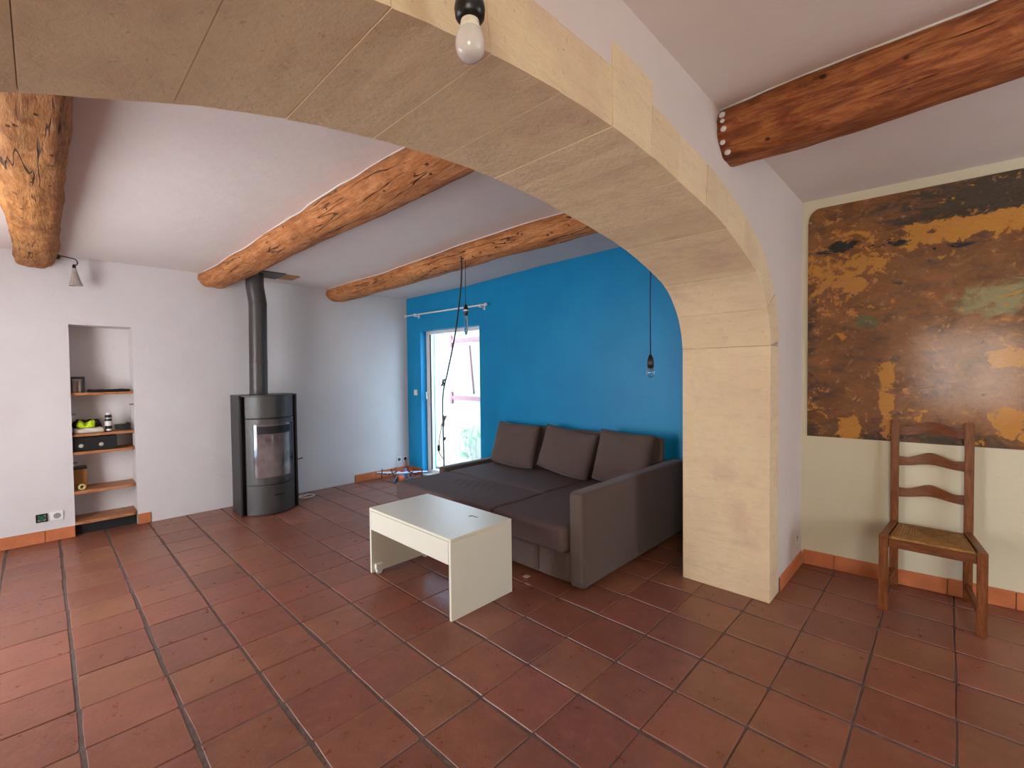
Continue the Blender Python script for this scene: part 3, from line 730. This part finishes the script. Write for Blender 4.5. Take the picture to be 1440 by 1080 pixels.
can = thing('spray_can', 'black and white spray can standing on the niche shelf', 'spray can', (0.365, YB+0.1, 0.941))
obj('can_body', lathe(bmesh.new(), [(0.024, 0), (0.026, 0.004), (0.026, 0.15), (0.022, 0.16)], 20, (0.365, YB+0.1, 0.941)), BLACK_P, can, smooth=True)
obj('can_label', lathe(bmesh.new(), [(0.0264, 0.055), (0.0264, 0.10)], 20, (0.365, YB+0.1, 0.941), cap=False), WHITE_P, can, smooth=True)
obj('can_label_band', lathe(bmesh.new(), [(0.0264, 0.008), (0.0264, 0.025)], 20, (0.365, YB+0.1, 0.941), cap=False), WHITE_P, can, smooth=True)
obj('can_label_speck', lathe(bmesh.new(), [(0.0265, 0.125), (0.0265, 0.132)], 20, (0.365, YB+0.1, 0.941), cap=False), WHITE_P, can, smooth=True)
obj('can_cap', lathe(bmesh.new(), [(0.018, 0.16), (0.018, 0.178), (0.012, 0.184)], 16, (0.365, YB+0.1, 0.941)), WHITE_P, can, smooth=True)
cc = bmesh.new(); tube(cc, [Vector((0.47+0.055*cos(a*0.6)*(1+0.05*sin(a)), YB+0.1+0.05*sin(a*0.6), 0.952+0.0017*a)) for a in range(0, 34)], 0.009, 8)
tag(obj('coiled_cable', cc, mat_plain('dark_green_rubber', srgb(26, 42, 36), 0.6), smooth=True), 'dark green cable coil beside the spray can in the niche', 'cable')
amp = thing('amplifier_box', 'black box with two pale round knobs on a niche shelf', 'amplifier', (0.26, YB+0.12, 0.775))
obj('case', BX(NX0+0.006, 0.42, YB+0.045, YB+0.22, 0.776, 0.905, 0.006, 2), BLACK_P, amp)
for x in (0.165, 0.305): obj('knob', lathe(bmesh.new(), [(0.019, 0), (0.018, 0.012), (0.010, 0.016)], 18, (x, YB+0.045, 0.828), (0, -1, 0)), mat_plain('pale_knob', srgb(170, 166, 150), 0.4), amp, smooth=True)
cbx = thing('cardboard_box', 'small brown cardboard box with dark lid on a niche shelf', 'box', (0.15, YB+0.15, 0.415))
obj('carton', BX(NX0+0.004, 0.20, YB+0.10, YB+0.25, 0.416, 0.60, 0.002, 1), mat_plain('brown_cardboard', srgb(160, 110, 58), 0.85), cbx)
obj('lid', BX(NX0+0.004, 0.203, YB+0.098, YB+0.252, 0.601, 0.616, 0.002, 1), BLACK_P, cbx)
tp = bmesh.new(); lathe(tp, [(0.014, -0.012), (0.028, -0.012), (0.028, 0.012), (0.014, 0.012), (0.014, -0.012)], 22, (0.158, YB+0.05, 0.4435), (0.25, -1, 0), cap=False)
tag(obj('tape_roll', tp, mat_plain('masking_tape', srgb(206, 184, 130), 0.6)), 'cream roll of masking tape in front of the cardboard box', 'tape')

# ------------------------------------------------------------------ sockets and switch
def socket(label, origin, normal, up=(0, 0, 1), core=DARK, size=0.08, plate=WHITE_P, cat='socket'):
    nv = Vector(normal); side = Vector((0, 0, 1)).cross(nv); c = Vector(origin)
    r = thing('wall_socket' if cat == 'socket' else 'light_switch', label, cat, c)
    M = Matrix((( side.x, 0, nv.x, c.x), (side.y, 0, nv.y, c.y), (0, 1, 0, c.z), (0, 0, 0, 1)))
    def P(t, m, name, par=r):
        for v in t.verts: v.co = M @ v.co
        return obj(name, t, m, par)
    h = size/2
    P(BX(-h, h, -h, h, 0.0, 0.009, 0.003, 2), plate, 'face_plate')
    if cat == 'socket':
        P(lathe(bmesh.new(), [(0.0, 0.0093), (0.021, 0.0093), (0.022, 0.0105), (0.024, 0.0105)], 20, (0, 0, 0)), core, 'socket_well')
        P(lathe(bmesh.new(), [(0.0025, 0.0093), (0.0025, 0.015)], 8, (0, 0.01, 0)), PIPE, 'earth_pin')
    else:
        P(BX(-0.02, 0.02, -0.025, 0.025, 0.009, 0.013, 0.002, 1), plate, 'rocker')
    return r
s1 = thing('wall_socket', 'open wall socket box with black edge and green core beside the niche', 'socket', (-0.108, YB, 0.222))
b_ = bmesh.new()
for (a, c, d, e) in ((-0.036, 0.036, 0.026, 0.036), (-0.036, 0.036, -0.036, -0.026), (-0.036, -0.026, -0.026, 0.026), (0.026, 0.036, -0.026, 0.026)): box(b_, -0.108+a, -0.108+c, YB-0.012, YB, 0.222+d, 0.222+e, 0.002, 1)
obj('black_rim', b_, BLACK_P, s1); obj('green_core', lathe(bmesh.new(), [(0.0, 0.006), (0.024, 0.006), (0.026, 0.0)], 20, (-0.108, YB, 0.222), (0, -1, 0)), GREEN_P, s1)
socket('white wall socket next to the open green socket box', (-0.010, YB, 0.224), (0, -1, 0), core=mat_plain('grey_well', srgb(150, 146, 142), 0.5))
socket('white wall socket by the blue wall corner, further from it', (3.528, YB, 0.216), (0, -1, 0), core=GREEN_P)
socket('white wall socket right beside the blue wall corner', (3.63, YB, 0.214), (0, -1, 0))
socket('cream wall socket on the arch pier above the terracotta skirting', (3.735, YN, 0.232), (0, -1, 0), core=mat_plain('cream_well', srgb(190, 176, 150), 0.5), plate=mat_plain('cream_plastic', srgb(214, 202, 184), 0.4))
socket('white light switch on the blue wall beside the glass door', (XB+LEAN_BLUE(3.47), 3.47, 1.195), (-1, 0, 0), plate=WHITE_P, cat='light switch')

# ------------------------------------------------------------------ curtain rod
cr_ = thing('curtain_rod', 'white metal curtain rod mounted on the blue wall above the door', 'curtain rod', (3.62, 2.7, 2.30))
rx = 3.625
obj('rod', tube(bmesh.new(), [(rx, 3.56, 2.308), (rx, 2.00, 2.314)], 0.011, 12), WHITE_M, cr_, smooth=True)
for y in (3.37, 2.08):
    z = 2.311
    k_ = bmesh.new(); box(k_, rx-0.012, XB, y-0.008, y+0.008, z-0.03, z-0.014, 0.002, 1); box(k_, XB-0.008, XB, y-0.014, y+0.014, z-0.05, z+0.01, 0.002, 1)
    lathe(k_, [(0.014, -0.012), (0.017, -0.01), (0.017, 0.01), (0.014, 0.012)], 14, (rx, y, z), (0, 1, 0)); obj('bracket', k_, WHITE_M, cr_)
for y, z, s in ((1.985, 2.314, -1), (3.58, 2.308, 1)): obj('finial', lathe(bmesh.new(), [(0.012, 0), (0.02, 0.008), (0.022, 0.02), (0.016, 0.034), (0.004, 0.038)], 16, (rx, y-0.015*s, z), (0, s, 0)), WHITE_M, cr_, smooth=True)

for c_ in cr_.children: lean(c_, LEAN_BLUE)
# ------------------------------------------------------------------ pendant lamps
def cord(par, pts, r=0.0028, name='cord'): return obj(name, tube(bmesh.new(), pts, r, 8), BLACK_P, par, smooth=True)
A = CAM + ray(661, 40)*0.91
pa = thing('pendant_lamp', 'bare opal bulb in black socket hanging in front of the stone arch', 'lamp', (A.x, A.y, 2.712), 'bare bulb pendants')
zt = (CAM+ray(661, 84)*0.91).z
cord(pa, [(A.x, A.y, 2.71), (A.x, A.y, zt+0.15)])
obj('lamp_holder', lathe(bmesh.new(), [(0.006, 0.175), (0.014, 0.165), (0.018, 0.150), (0.018, 0.125), (0.029, 0.112), (0.031, 0.100), (0.029, 0.084), (0.02, 0.076)], 28, (A.x, A.y, zt)), BLACK_P, pa, smooth=True)
obj('bulb_collar', lathe(bmesh.new(), [(0.013, 0.090), (0.018, 0.080), (0.0195, 0.066), (0.024, 0.056)], 28, (A.x, A.y, zt)), BULB_NECK, pa, smooth=True)
prof_b = [(0.024, 0.056), (0.0285, 0.044), (0.030, 0.032), (0.0295, 0.022), (0.026, 0.012), (0.019, 0.004), (0.010, 0.0006), (0.0, 0.0)]
obj('bulb', lathe(bmesh.new(), prof_b, 32, (A.x, A.y, zt), cap=False), OPAL, pa, smooth=True)
# pendant on the beam
B = Vector((2.545, 0.965, 2.50)); Bh = on(0, 2.69, 652, 361)
Bp = on(0, 2.69, 655, 432)
pb = thing('pendant_lamp', 'clear tube bulb pendant hanging from the beam before the glass door', 'lamp', (Bh.x, Bh.y, Bh.z), 'bare bulb pendants')
zs = Bp.z
cord(pb, [(Bp.x, Bp.y, Bh.z-0.02), (Bp.x, Bp.y, zs+0.02)])
obj('lamp_holder', lathe(bmesh.new(), [(0.005, 0.03), (0.012, 0.02), (0.020, 0.0), (0.022, -0.02), (0.022, -0.05), (0.016, -0.075), (0.013, -0.08)], 20, (Bp.x, Bp.y, zs)), BLACK_P, pb, smooth=True)
obj('holder_ring', lathe(bmesh.new(), [(0.0225, -0.038), (0.0235, -0.034), (0.0235, -0.028), (0.0225, -0.024)], 20, (Bp.x, Bp.y, zs), cap=False), WHITE_P, pb, smooth=True)
obj('bulb', lathe(bmesh.new(), [(0.012, -0.078), (0.014, -0.10), (0.016, -0.13), (0.016, -0.22), (0.013, -0.245), (0.006, -0.256), (0.0, -0.258)], 20, (Bp.x, Bp.y, zs), cap=False), GLASS, pb, smooth=True)
obj('filament', tube(bmesh.new(), [(Bp.x, Bp.y, zs-0.09), (Bp.x+0.004, Bp.y, zs-0.15), (Bp.x-0.004, Bp.y, zs-0.2), (Bp.x, Bp.y, zs-0.1)], 0.0008, 5), PIPE, pb)
hk = bmesh.new(); tube(hk, spline([(Bh.x+0.03, Bh.y, Bh.z+0.03), (Bh.x-0.02, Bh.y, Bh.z+0.02), (Bh.x-0.03, Bh.y, Bh.z-0.02), (Bp.x, Bp.y, Bh.z-0.02)], 6), 0.004, 8)
tube(hk, spline([(Bh.x-0.02, Bh.y-0.005, Bh.z-0.03), (Bh.x+0.0, Bh.y-0.04, Bh.z+0.0), (Bh.x+0.03, Bh.y-0.09, Bh.z-0.012), (Bh.x+0.02, Bh.y-0.12, Bh.z-0.04)], 6), 0.0035, 8)
obj('ceiling_hook', hk, BLACK_P, pb, smooth=True)
# long slack cable from the same hook to the floor
cab = thing('hanging_cable', 'long black cable hung from the beam hook down past the door', 'cable', (2.9, 1.98, 0.0))
P0 = Bh+Vector((-0.02, 0.01, 0.0)); q = lambda px, py, x: on(0, x, px, py)
cp = [P0, q(648, 405, 2.74), q(640, 470, 2.82), q(629, 525, 2.92), q(623, 555, 3.0), q(623, 600, 3.03), q(624, 635, 3.04)]
Pe = Vector((3.0, cp[-1].y, cp[-1].z)); cp += [Vector((3.04, cp[-1].y+0.0, 0.30)), Vector((3.04, cp[-1].y, 0.008))]
for v in cp[5:]: v.y = max(v.y, 1.93)
obj('cord', tube(bmesh.new(), spline(cp, 8), 0.0075, 8), BLACK_P, cab, smooth=True)
GREYC = mat_plain('grey_cord', srgb(96, 92, 90), 0.6)
for (px, py, s) in ((623, 538, 0.030), (624, 592, 0.05), (625, 617, 0.012)):
    c = q(px, py, 3.01); kn = bmesh.new()
    for k in range(3):
        tube(kn, [c + Vector((0.02*sin(a+k), s*0.6*sin(a)*(0.6+0.3*k), s*1.2*cos(a+k*0.5))) for a in [2*pi*i/14 for i in range(15)]], 0.0045, 6, cap=False)
    o = obj('cable_loop', kn, GREYC, cab, smooth=True); o['kind'] = 'stuff'
c1, c2, c3 = q(621, 600, 3.01), q(617, 630, 3.01), q(623, 645, 3.01)
obj('switch_lead', tube(bmesh.new(), spline([c1, (c1+c2)/2+Vector((0, 0.01, 0)), c2, c2+Vector((0, -0.005, -0.05)), c3], 6), 0.005, 6), mat_plain('dark_cord', srgb(60, 56, 56), 0.6), cab, smooth=True)
obj('inline_switch', BX(c2.x-0.012, c2.x+0.012, c2.y-0.012, c2.y+0.012, c2.z-0.035, c2.z+0.035, 0.006, 2), BLACK_P, cab)
# pendant behind the arch
Cp = Vector((3.0, -0.571, 0)); zc = 1.566
pc = thing('pendant_lamp', 'clear round bulb pendant hanging between arch and blue wall', 'lamp', (Cp.x, Cp.y, 2.64), 'bare bulb pendants')
cord(pc, [(Cp.x, Cp.y, 2.64), (Cp.x+0.006, Cp.y, 2.15), (Cp.x-0.002, Cp.y, 2.05), (Cp.x, Cp.y, zc)], 0.004)
obj('lamp_holder', lathe(bmesh.new(), [(0.005, 0.025), (0.012, 0.015), (0.020, -0.005), (0.023, -0.03), (0.023, -0.07), (0.016, -0.075)], 20, (Cp.x, Cp.y, zc)), BLACK_P, pc, smooth=True)
obj('bulb', lathe(bmesh.new(), [(0.014, -0.074), (0.022, -0.083), (0.0285, -0.098), (0.029, -0.112), (0.025, -0.128), (0.014, -0.140), (0.0, -0.143)], 24, (Cp.x, Cp.y, zc), cap=False), GLASS, pc, smooth=True)
obj('filament', tube(bmesh.new(), [(Cp.x, Cp.y, zc-0.08), (Cp.x+0.008, Cp.y, zc-0.105), (Cp.x-0.008, Cp.y, zc-0.11), (Cp.x, Cp.y, zc-0.085)], 0.001, 5), PIPE, pc)
# clamp spotlight on the left beam
LY = 3.5
G = lambda px, py: on(1, LY, px, py)
sp = thing('clip_spotlight', 'small glass spotlight with curved black arm clipped to the beam', 'lamp', tuple(G(80, 361)))
tube_pts = spline([G(76, 361), G(86, 360), G(99, 363), G(106, 365), G(109, 370), G(106, 374)], 6)
obj('arm', tube(bmesh.new(), tube_pts, 0.0045, 8), BLACK_P, sp, smooth=True)
g0 = G(82, 361); obj('clamp', rounded(g0.x-0.045, g0.x+0.012, LY-0.02, LY+0.02, g0.z-0.022, g0.z+0.02, 0.015, 8), BLACK_P, sp, smooth=True)
g1 = G(104, 374); ax = (G(107, 402)-g1).normalized(); L = (G(107, 402)-g1).length
obj('lamp_holder', lathe(bmesh.new(), [(0.006, -0.015), (0.012, 0.0), (0.016, 0.045), (0.012, 0.05)], 16, g1, ax), BLACK_P, sp, smooth=True)
sh = bmesh.new(); lathe(sh, [(0.014, 0.02), (0.02, 0.06), (0.032, 0.12), (0.048, L), (0.045, L), (0.029, 0.12), (0.017, 0.06)], 12, g1, ax, cap=False)
obj('glass_shade', sh, mat_plain('grey_pressed_glass', srgb(168, 156, 146), 0.18, 0.0, var=0.15, vscale=30), sp)

# ------------------------------------------------------------------ rush-seated chair
ch = thing('ladder_back_chair', 'varnished wooden ladder-back chair with woven rush seat', 'chair', (3.68, -2.06, 0))
FXc, BXc = 3.452, 3.912
def leg(name, pts, hx, hy, m):
    bm = bmesh.new(); rings = []
    for (x, y, z) in pts: rings.append([bm.verts.new((x+sx*hx, y+sy*hy, z)) for sx, sy in ((-1, -1), (1, -1), (1, 1), (-1, 1))])
    for a, c in zip(rings, rings[1:]):
        for k in range(4): bm.faces.new((a[k], a[(k+1) % 4], c[(k+1) % 4], c[k]))
    bm.faces.new(rings[0][::-1]); bm.faces.new(rings[-1])
    bmesh.ops.recalc_face_normals(bm, faces=bm.faces)
    bmesh.ops.bevel(bm, geom=[e for e in bm.edges], offset=0.004, segments=2, affect='EDGES')
    return smooth_by_angle(obj(name, bm, m, ch), 30)
FYs, BYs = (-1.858, -2.276), (-1.876, -2.231)
for y in FYs: leg('leg', [(FXc, y, 0), (FXc, y, 0.462)], 0.022, 0.022, CHAIRW)
for y in BYs: leg('back_post', [(BXc+0.004, y, 0), (BXc-0.004, y, 0.42), (BXc+0.012, y, 1.123)], 0.016, 0.022, CHAIRW)
def bar(name, a, c, hw, hh, m=CHAIRH):
    a, c = Vector(a), Vector(c); d = (c-a).normalized(); s = Vector((0, 0, 1)).cross(d).normalized(); u = d.cross(s)
    bm = bmesh.new(); R = [[bm.verts.new(p+s*hw*i+u*hh*j) for i, j in ((-1, -1), (1, -1), (1, 1), (-1, 1))] for p in (a, c)]
    for k in range(4): bm.faces.new((R[0][k], R[0][(k+1) % 4], R[1][(k+1) % 4], R[1][k]))
    bm.faces.new(R[0][::-1]); bm.faces.new(R[1]); bmesh.ops.recalc_face_normals(bm, faces=bm.faces)
    bmesh.ops.bevel(bm, geom=bm.edges[:], offset=0.003, segments=1, affect='EDGES'); return obj(name, bm, m, ch)
bar('front_rail', (FXc, FYs[0]-0.022, 0.418), (FXc, FYs[1]+0.022, 0.418), 0.012, 0.024)
bar('back_rail', (BXc, BYs[0]-0.02, 0.395), (BXc, BYs[1]+0.02, 0.395), 0.010, 0.02)
for fy, by in zip(FYs, BYs):
    bar('side_rail', (FXc+0.022, fy, 0.445), (BXc-0.018, by, 0.428), 0.018, 0.017)
    bar('side_stretcher', (FXc+0.02, fy, 0.10), (BXc-0.014, by, 0.10), 0.010, 0.022)
# ladder slats
for z0 in (1.083, 0.878, 0.667):
    n = 28; bm = bmesh.new(); rows = []
    for i in range(n+1):
        s = -1+2*i/n; y = (BYs[0]-0.018) + (BYs[1]+0.018-BYs[0]+0.018)*(i/n)
        xb_ = BXc + 0.008 + 0.020*(1-s*s)*0.9 - 0.006*cos(s*pi)*0
        xb_ -= 0.0 if z0 < 0.8 else -0.002
        top = z0+0.036*exp(-(s/0.42)**2) - 0.006*exp(-((abs(s)-0.72)/0.16)**2); bot = z0-0.062+0.022*exp(-(s/0.55)**2)
        rows.append([bm.verts.new((xb_+dx, y, z)) for dx, z in ((-0.007, bot), (-0.007, top), (0.007, top), (0.007, bot))])
    for a, c in zip(rows, rows[1:]):
        for k in range(4): bm.faces.new((a[k], a[(k+1) % 4], c[(k+1) % 4], c[k]))
    bm.faces.new(rows[0]); bm.faces.new(rows[-1][::-1]); smooth_by_angle(obj('ladder_slat', bm, CHAIRH, ch))
# rush seat: four woven triangles with strand relief
def make_rush():
    m, nt, b = newmat('rush_weave'); v = coords(nt)
    f = noise_n(nt, v, 30, 4); g = noise_n(nt, v, 150, 3)
    c = ramp(nt, f, [(0.3, srgb(122, 80, 34)), (0.6, srgb(164, 116, 54)), (0.8, srgb(182, 136, 70))])
    c = mixc(nt, ramp(nt, g, [(0.5, W4(0)), (0.75, W4(0.5))]), c, srgb(90, 58, 26)); nt.links.new(c, b.inputs['Base Color']); b.inputs['Roughness'].default_value = 0.6; return m
n = 96; bm = bmesh.new(); gr = []; pos = {}
for i in range(n+1):
    row = []
    for j in range(n+1):
        u, v = i/n, j/n; x = FXc+0.004 + (BXc-0.012-FXc)*u
        ya = (FYs[0]-0.024)+(BYs[0]-0.020-FYs[0]+0.024)*u; yb = (FYs[1]+0.024)+(BYs[1]+0.020-FYs[1]-0.024)*u; y = ya+(yb-ya)*v
        d = min(u, 1-u, v, 1-v); z = 0.452-0.024*u - 0.018*min(1, d*2.2)*1.0 + 0.008*min(1, d*12) + 0.0036*abs(sin(d*pi*24))
        pos[(i, j)] = (x, y, z)
bm.free(); RUSH = make_rush()
RUSH_SHADED = RUSH.copy(); RUSH_SHADED.name = 'rush_weave_shaded'  # same rush, with the back triangle's duller reflection painted in as darker colour
for e in [x for x in RUSH_SHADED.node_tree.nodes if x.type == 'VALTORGB'][0].color_ramp.elements: e.color = tuple(c*0.62 for c in e.color[:3])+(1,)
def sector(u, v): return min(((u, 0), (1-u, 1), (v, 2), (1-v, 3)))[1]
for sec in range(4):
    bm = bmesh.new(); vm = {}
    def vert(i, j):
        if (i, j) not in vm: vm[(i, j)] = bm.verts.new(pos[(i, j)])
        return vm[(i, j)]
    for i in range(n):
        for j in range(n):
            if sector((i+0.5)/n, (j+0.5)/n*0.9999) == sec: bm.faces.new((vert(i, j), vert(i+1, j), vert(i+1, j+1), vert(i, j+1)))
    r_ = bmesh.ops.extrude_face_region(bm, geom=bm.faces[:])
    bmesh.ops.translate(bm, vec=(0, 0, -0.02), verts=[e for e in r_['geom'] if isinstance(e, bmesh.types.BMVert)])
    obj('rush_panel', bm, RUSH_SHADED if sec == 1 else RUSH, ch, smooth=True)

# ------------------------------------------------------------------ varnished patch of old painted plaster
def make_fresco():
    m, nt, b = newmat('old_painted_plaster')
    geo = N(nt, 'ShaderNodeNewGeometry'); sx = N(nt, 'ShaderNodeSeparateXYZ'); nt.links.new(geo.outputs['Position'], sx.inputs[0])
    Y, Z = sx.outputs['Y'], sx.outputs['Z']
    def nz(scale, loc, stretch=1.3, det=9, ro=0.68, di=0.5): return noise_n(nt, coords(nt, (1, 1, stretch), loc=loc), scale, det, ro, di)
    fa, fb, fc, fd, fe = nz(2.4, (0, 0, 0)), nz(7.5, (4, 3, 8)), nz(5.0, (1, 9, 2), 2.4, 9, 0.74), nz(30, (6, 6, 1), 1, 5, 0.7), nz(15, (2, 5, 5), 1.2, 7, 0.72)
    c = ramp(nt, fa, [(0.28, srgb(80, 46, 18)), (0.45, srgb(120, 70, 26)), (0.6, srgb(138, 86, 42)), (0.75, srgb(100, 56, 22))])
    c = mixc(nt, ramp(nt, fe, [(0.45, W4(0)), (0.75, W4(0.6))]), c, srgb(154, 100, 50))
    c = mixc(nt, ramp(nt, fc, [(0.46, W4(0)), (0.72, W4(0.7))]), c, srgb(64, 40, 20))
    def zone(y, z, ry, rz):
        dy = math_n(nt, 'DIVIDE', math_n(nt, 'SUBTRACT', Y, y), ry); dz = math_n(nt, 'DIVIDE', math_n(nt, 'SUBTRACT', Z, z), rz)
        d = math_n(nt, 'ADD', math_n(nt, 'MULTIPLY', dy, dy), math_n(nt, 'MULTIPLY', dz, dz))
        return math_n(nt, 'MAXIMUM', math_n(nt, 'SUBTRACT', 1.0, d), 0.0)
    def over(c, mask, zones, lo, hi, col, top=1.0):
        for zn, k in zones: mask = math_n(nt, 'ADD', mask, math_n(nt, 'MULTIPLY', zn, k))
        return mixc(nt, ramp(nt, mask, [(lo, W4(0)), (hi, W4(top))]), c, col)
    # worn pinkish area and green wash
    c = over(c, fa, [(zone(-2.35, 1.45, 0.60, 0.45), 0.30)], 0.60, 0.85, srgb(164, 116, 82), 0.8)
    c = over(c, fb, [(zone(-2.36, 1.88, 0.30, 0.17), 0.30)], 0.62, 0.80, srgb(146, 142, 98), 0.8)
    c = over(c, fb, [(zone(-1.72, 1.80, 0.09, 0.09), 0.30)], 0.62, 0.74, srgb(92, 96, 58), 0.8)
    # dark grime along the upper, lower and left edges
    c = over(c, fc, [(zone(-2.30, 2.52, 0.62, 0.22), 0.34), (zone(-1.75, 0.98, 0.9, 0.12), 0.22), (zone(-1.36, 1.5, 0.10, 1.2), 0.16)], 0.56, 0.74, srgb(54, 44, 28), 0.9)
    # ochre layer showing where the paint flaked off
    och = [(zone(-1.60, 2.22, 0.30, 0.40), 0.15), (zone(-2.05, 2.34, 0.26, 0.11), 0.26), (zone(-2.42, 2.36, 0.28, 0.09), 0.26), (zone(-1.83, 1.25, 0.06, 0.34), 0.24),
           (zone(-2.40, 1.12, 0.12, 0.13), 0.24), (zone(-2.40, 1.52, 0.18, 0.07), 0.2), (zone(-1.62, 1.03, 0.13, 0.12), 0.24), (zone(-2.68, 1.05, 0.4, 0.05), 0.16)]
    c = over(c, fb, och, 0.61, 0.63, srgb(186, 124, 44))
    c = over(c, fe, [(zone(-1.55, 2.15, 0.30, 0.55), 0.10), (zone(-1.6, 1.2, 0.5, 0.4), 0.03)], 0.62, 0.64, srgb(178, 116, 46))
    # black streaks, dark specks, pale chips
    c = over(c, fc, [(zone(-1.58, 2.34, 0.22, 0.07), 0.30), (zone(-1.85, 2.30, 0.22, 0.06), 0.24), (zone(-2.2, 2.24, 0.3, 0.03), 0.2)], 0.68, 0.71, srgb(22, 20, 20))
    c = over(c, nz(11, (8, 1, 3), 1.8), [], 0.63, 0.66, srgb(48, 32, 24), 0.85)
    c = over(c, fd, [], 0.70, 0.72, srgb(206, 176, 120), 0.8)
    nt.links.new(c, b.inputs['Base Color'])
    b.inputs['Specular IOR Level'].default_value = 0.35; b.inputs['Coat Weight'].default_value = 0.28; b.inputs['Coat Roughness'].default_value = 0.14
    nt.links.new(ramp(nt, fe, [(0.3, W4(0.13)), (0.7, W4(0.34))]), b.inputs['Roughness'])
    h = math_n(nt, 'ADD', fe, math_n(nt, 'ADD', fb, math_n(nt, 'MULTIPLY', fd, 0.4)))
    bump(nt, b, h, 0.5, 0.012); return m
fz0, fz1, fy0, fy1, rr = 0.972, 2.645, -3.6, -1.372, 0.10
poly = [(fy0, fz0), (fy1, fz0)]
for k in range(9): a = pi/2*k/8; poly.append((fy1-0.075+0.075*cos(a), fz1-rr+rr*sin(a)))
poly.append((fy0, fz1))
tag(lean(obj('painted_plaster_panel', prism(bmesh.new(), poly, 0, XC-0.006, XC-0.0005), make_fresco()), LEAN_NEAR), 'varnished patch of flaking brown and ochre old paint on the chair wall', 'mural')

# ------------------------------------------------------------------ toy plane on the floor in the far corner
tpn = thing('toy_seaplane', 'blue and white toy propeller plane with orange nose on the floor', 'toy plane', (3.36, 3.29, 0))
TW = mat_plain('toy_white', srgb(214, 222, 236), 0.35); TB = mat_plain('toy_blue', srgb(60, 130, 190), 0.4); TO = mat_plain('toy_orange', srgb(206, 104, 62), 0.4); TR = mat_plain('toy_red', srgb(150, 40, 34), 0.4)
wd = Vector((0.515, -0.455, 0)).normalized(); fd = Vector((-wd.y, wd.x, 0))*-1; O = Vector((3.358, 3.29, 0))
fd = Vector((-0.66, -0.75, 0)).normalized(); wd = Vector((0.75, -0.66, 0)).normalized()
smooth_by_angle(obj('fuselage', tube(bmesh.new(), [O-fd*0.30+Vector((0, 0, .10)), O-fd*0.12+Vector((0, 0, .075)), O+fd*0.02+Vector((0, 0, .065)), O+fd*0.13+Vector((0, 0, .062))], [0.012, 0.04, 0.055, 0.045], 14), TB, tpn))
obj('nose', lathe(bmesh.new(), [(0.046, 0), (0.042, 0.02), (0.025, 0.038), (0.0, 0.044)], 16, O+fd*0.13+Vector((0, 0, .062)), fd), TO, tpn, smooth=True)
obj('cockpit', lathe(bmesh.new(), [(0.045, 0), (0.04, 0.02), (0.022, 0.038), (0.0, 0.042)], 16, O+fd*0.0+Vector((0, 0, .10)), (0, 0, 1)), TR, tpn, smooth=True)
wb = bmesh.new(); half = 0.34; zW = 0.112
R_ = []
for s in (-1, -0.5, 0, 0.5, 1):
    cwd = 0.06-0.022*abs(s); c = O+wd*half*s+fd*0.03+Vector((0, 0, zW+0.008*abs(s)))
    R_.append([wb.verts.new(c+fd*cwd*a+Vector((0, 0, t))) for a, t in ((1, 0), (0.3, 0.010), (-1, 0.002), (0.3, -0.006))])
for a, c in zip(R_, R_[1:]):
    for k in range(4): wb.faces.new((a[k], a[(k+1) % 4], c[(k+1) % 4], c[k]))
wb.faces.new(R_[0]); wb.faces.new(R_[-1][::-1]); wing = obj('wing', wb, TW, tpn)
for s in (-0.78, -0.36, 0.40, 0.80):
    e0 = O+wd*half*s+fd*0.06+Vector((0, 0, zW+0.006)); en = obj('engine', lathe(bmesh.new(), [(0.008, -0.03), (0.018, -0.01), (0.018, 0.025), (0.010, 0.034), (0.0, 0.036)], 14, e0, fd), TW, tpn, smooth=True)
    pb_ = bmesh.new()
    for a in (0.7+s, 0.7+s+pi/2):
        dv = (wd*cos(a)+Vector((0, 0, 1))*sin(a)); c = e0+fd*0.038; sd = dv.cross(fd)
        vs = [pb_.verts.new(c+dv*l+sd*t+fd*k) for l in (-0.065, 0.065) for t in (-0.006, 0.006) for k in (-0.0015, 0.0015)]
        bmesh.ops.convex_hull(pb_, input=vs)
    obj('propeller', pb_, BLACK_P, en)
tf = O-fd*0.29+Vector((0, 0, 0.10)); t_ = bmesh.new()
vs = [t_.verts.new(tf+fd*a+Vector((0, 0, z))+wd*k) for a, z in ((0.05, 0), (-0.03, 0), (-0.035, 0.13), (0.005, 0.13)) for k in (-0.004, 0.004)]
bmesh.ops.convex_hull(t_, input=vs); obj('tail_fin', t_, TR, tpn)
for s in (-1, 1):
    e = O+wd*0.09*s+fd*0.02
    obj('float', tube(bmesh.new(), [e-fd*0.15+Vector((0, 0, .018)), e-fd*0.05+Vector((0, 0, .017)), e+fd*0.12+Vector((0, 0, .017)), e+fd*0.18+Vector((0, 0, .026))], [0.006, 0.016, 0.016, 0.004], 10), TB, tpn, smooth=True)
    obj('strut', tube(bmesh.new(), [e+Vector((0, 0, .03)), O+wd*0.06*s+fd*0.03+Vector((0, 0, zW))], 0.004, 6), TW, tpn)
tag(obj('paper_scrap', BX(2.29, 2.33, 0.02, 0.06, 0.002, 0.0035), mat_plain('paper', srgb(190, 166, 130), 0.8)), 'tiny paper scrap on the tiles before the sofa', 'paper')
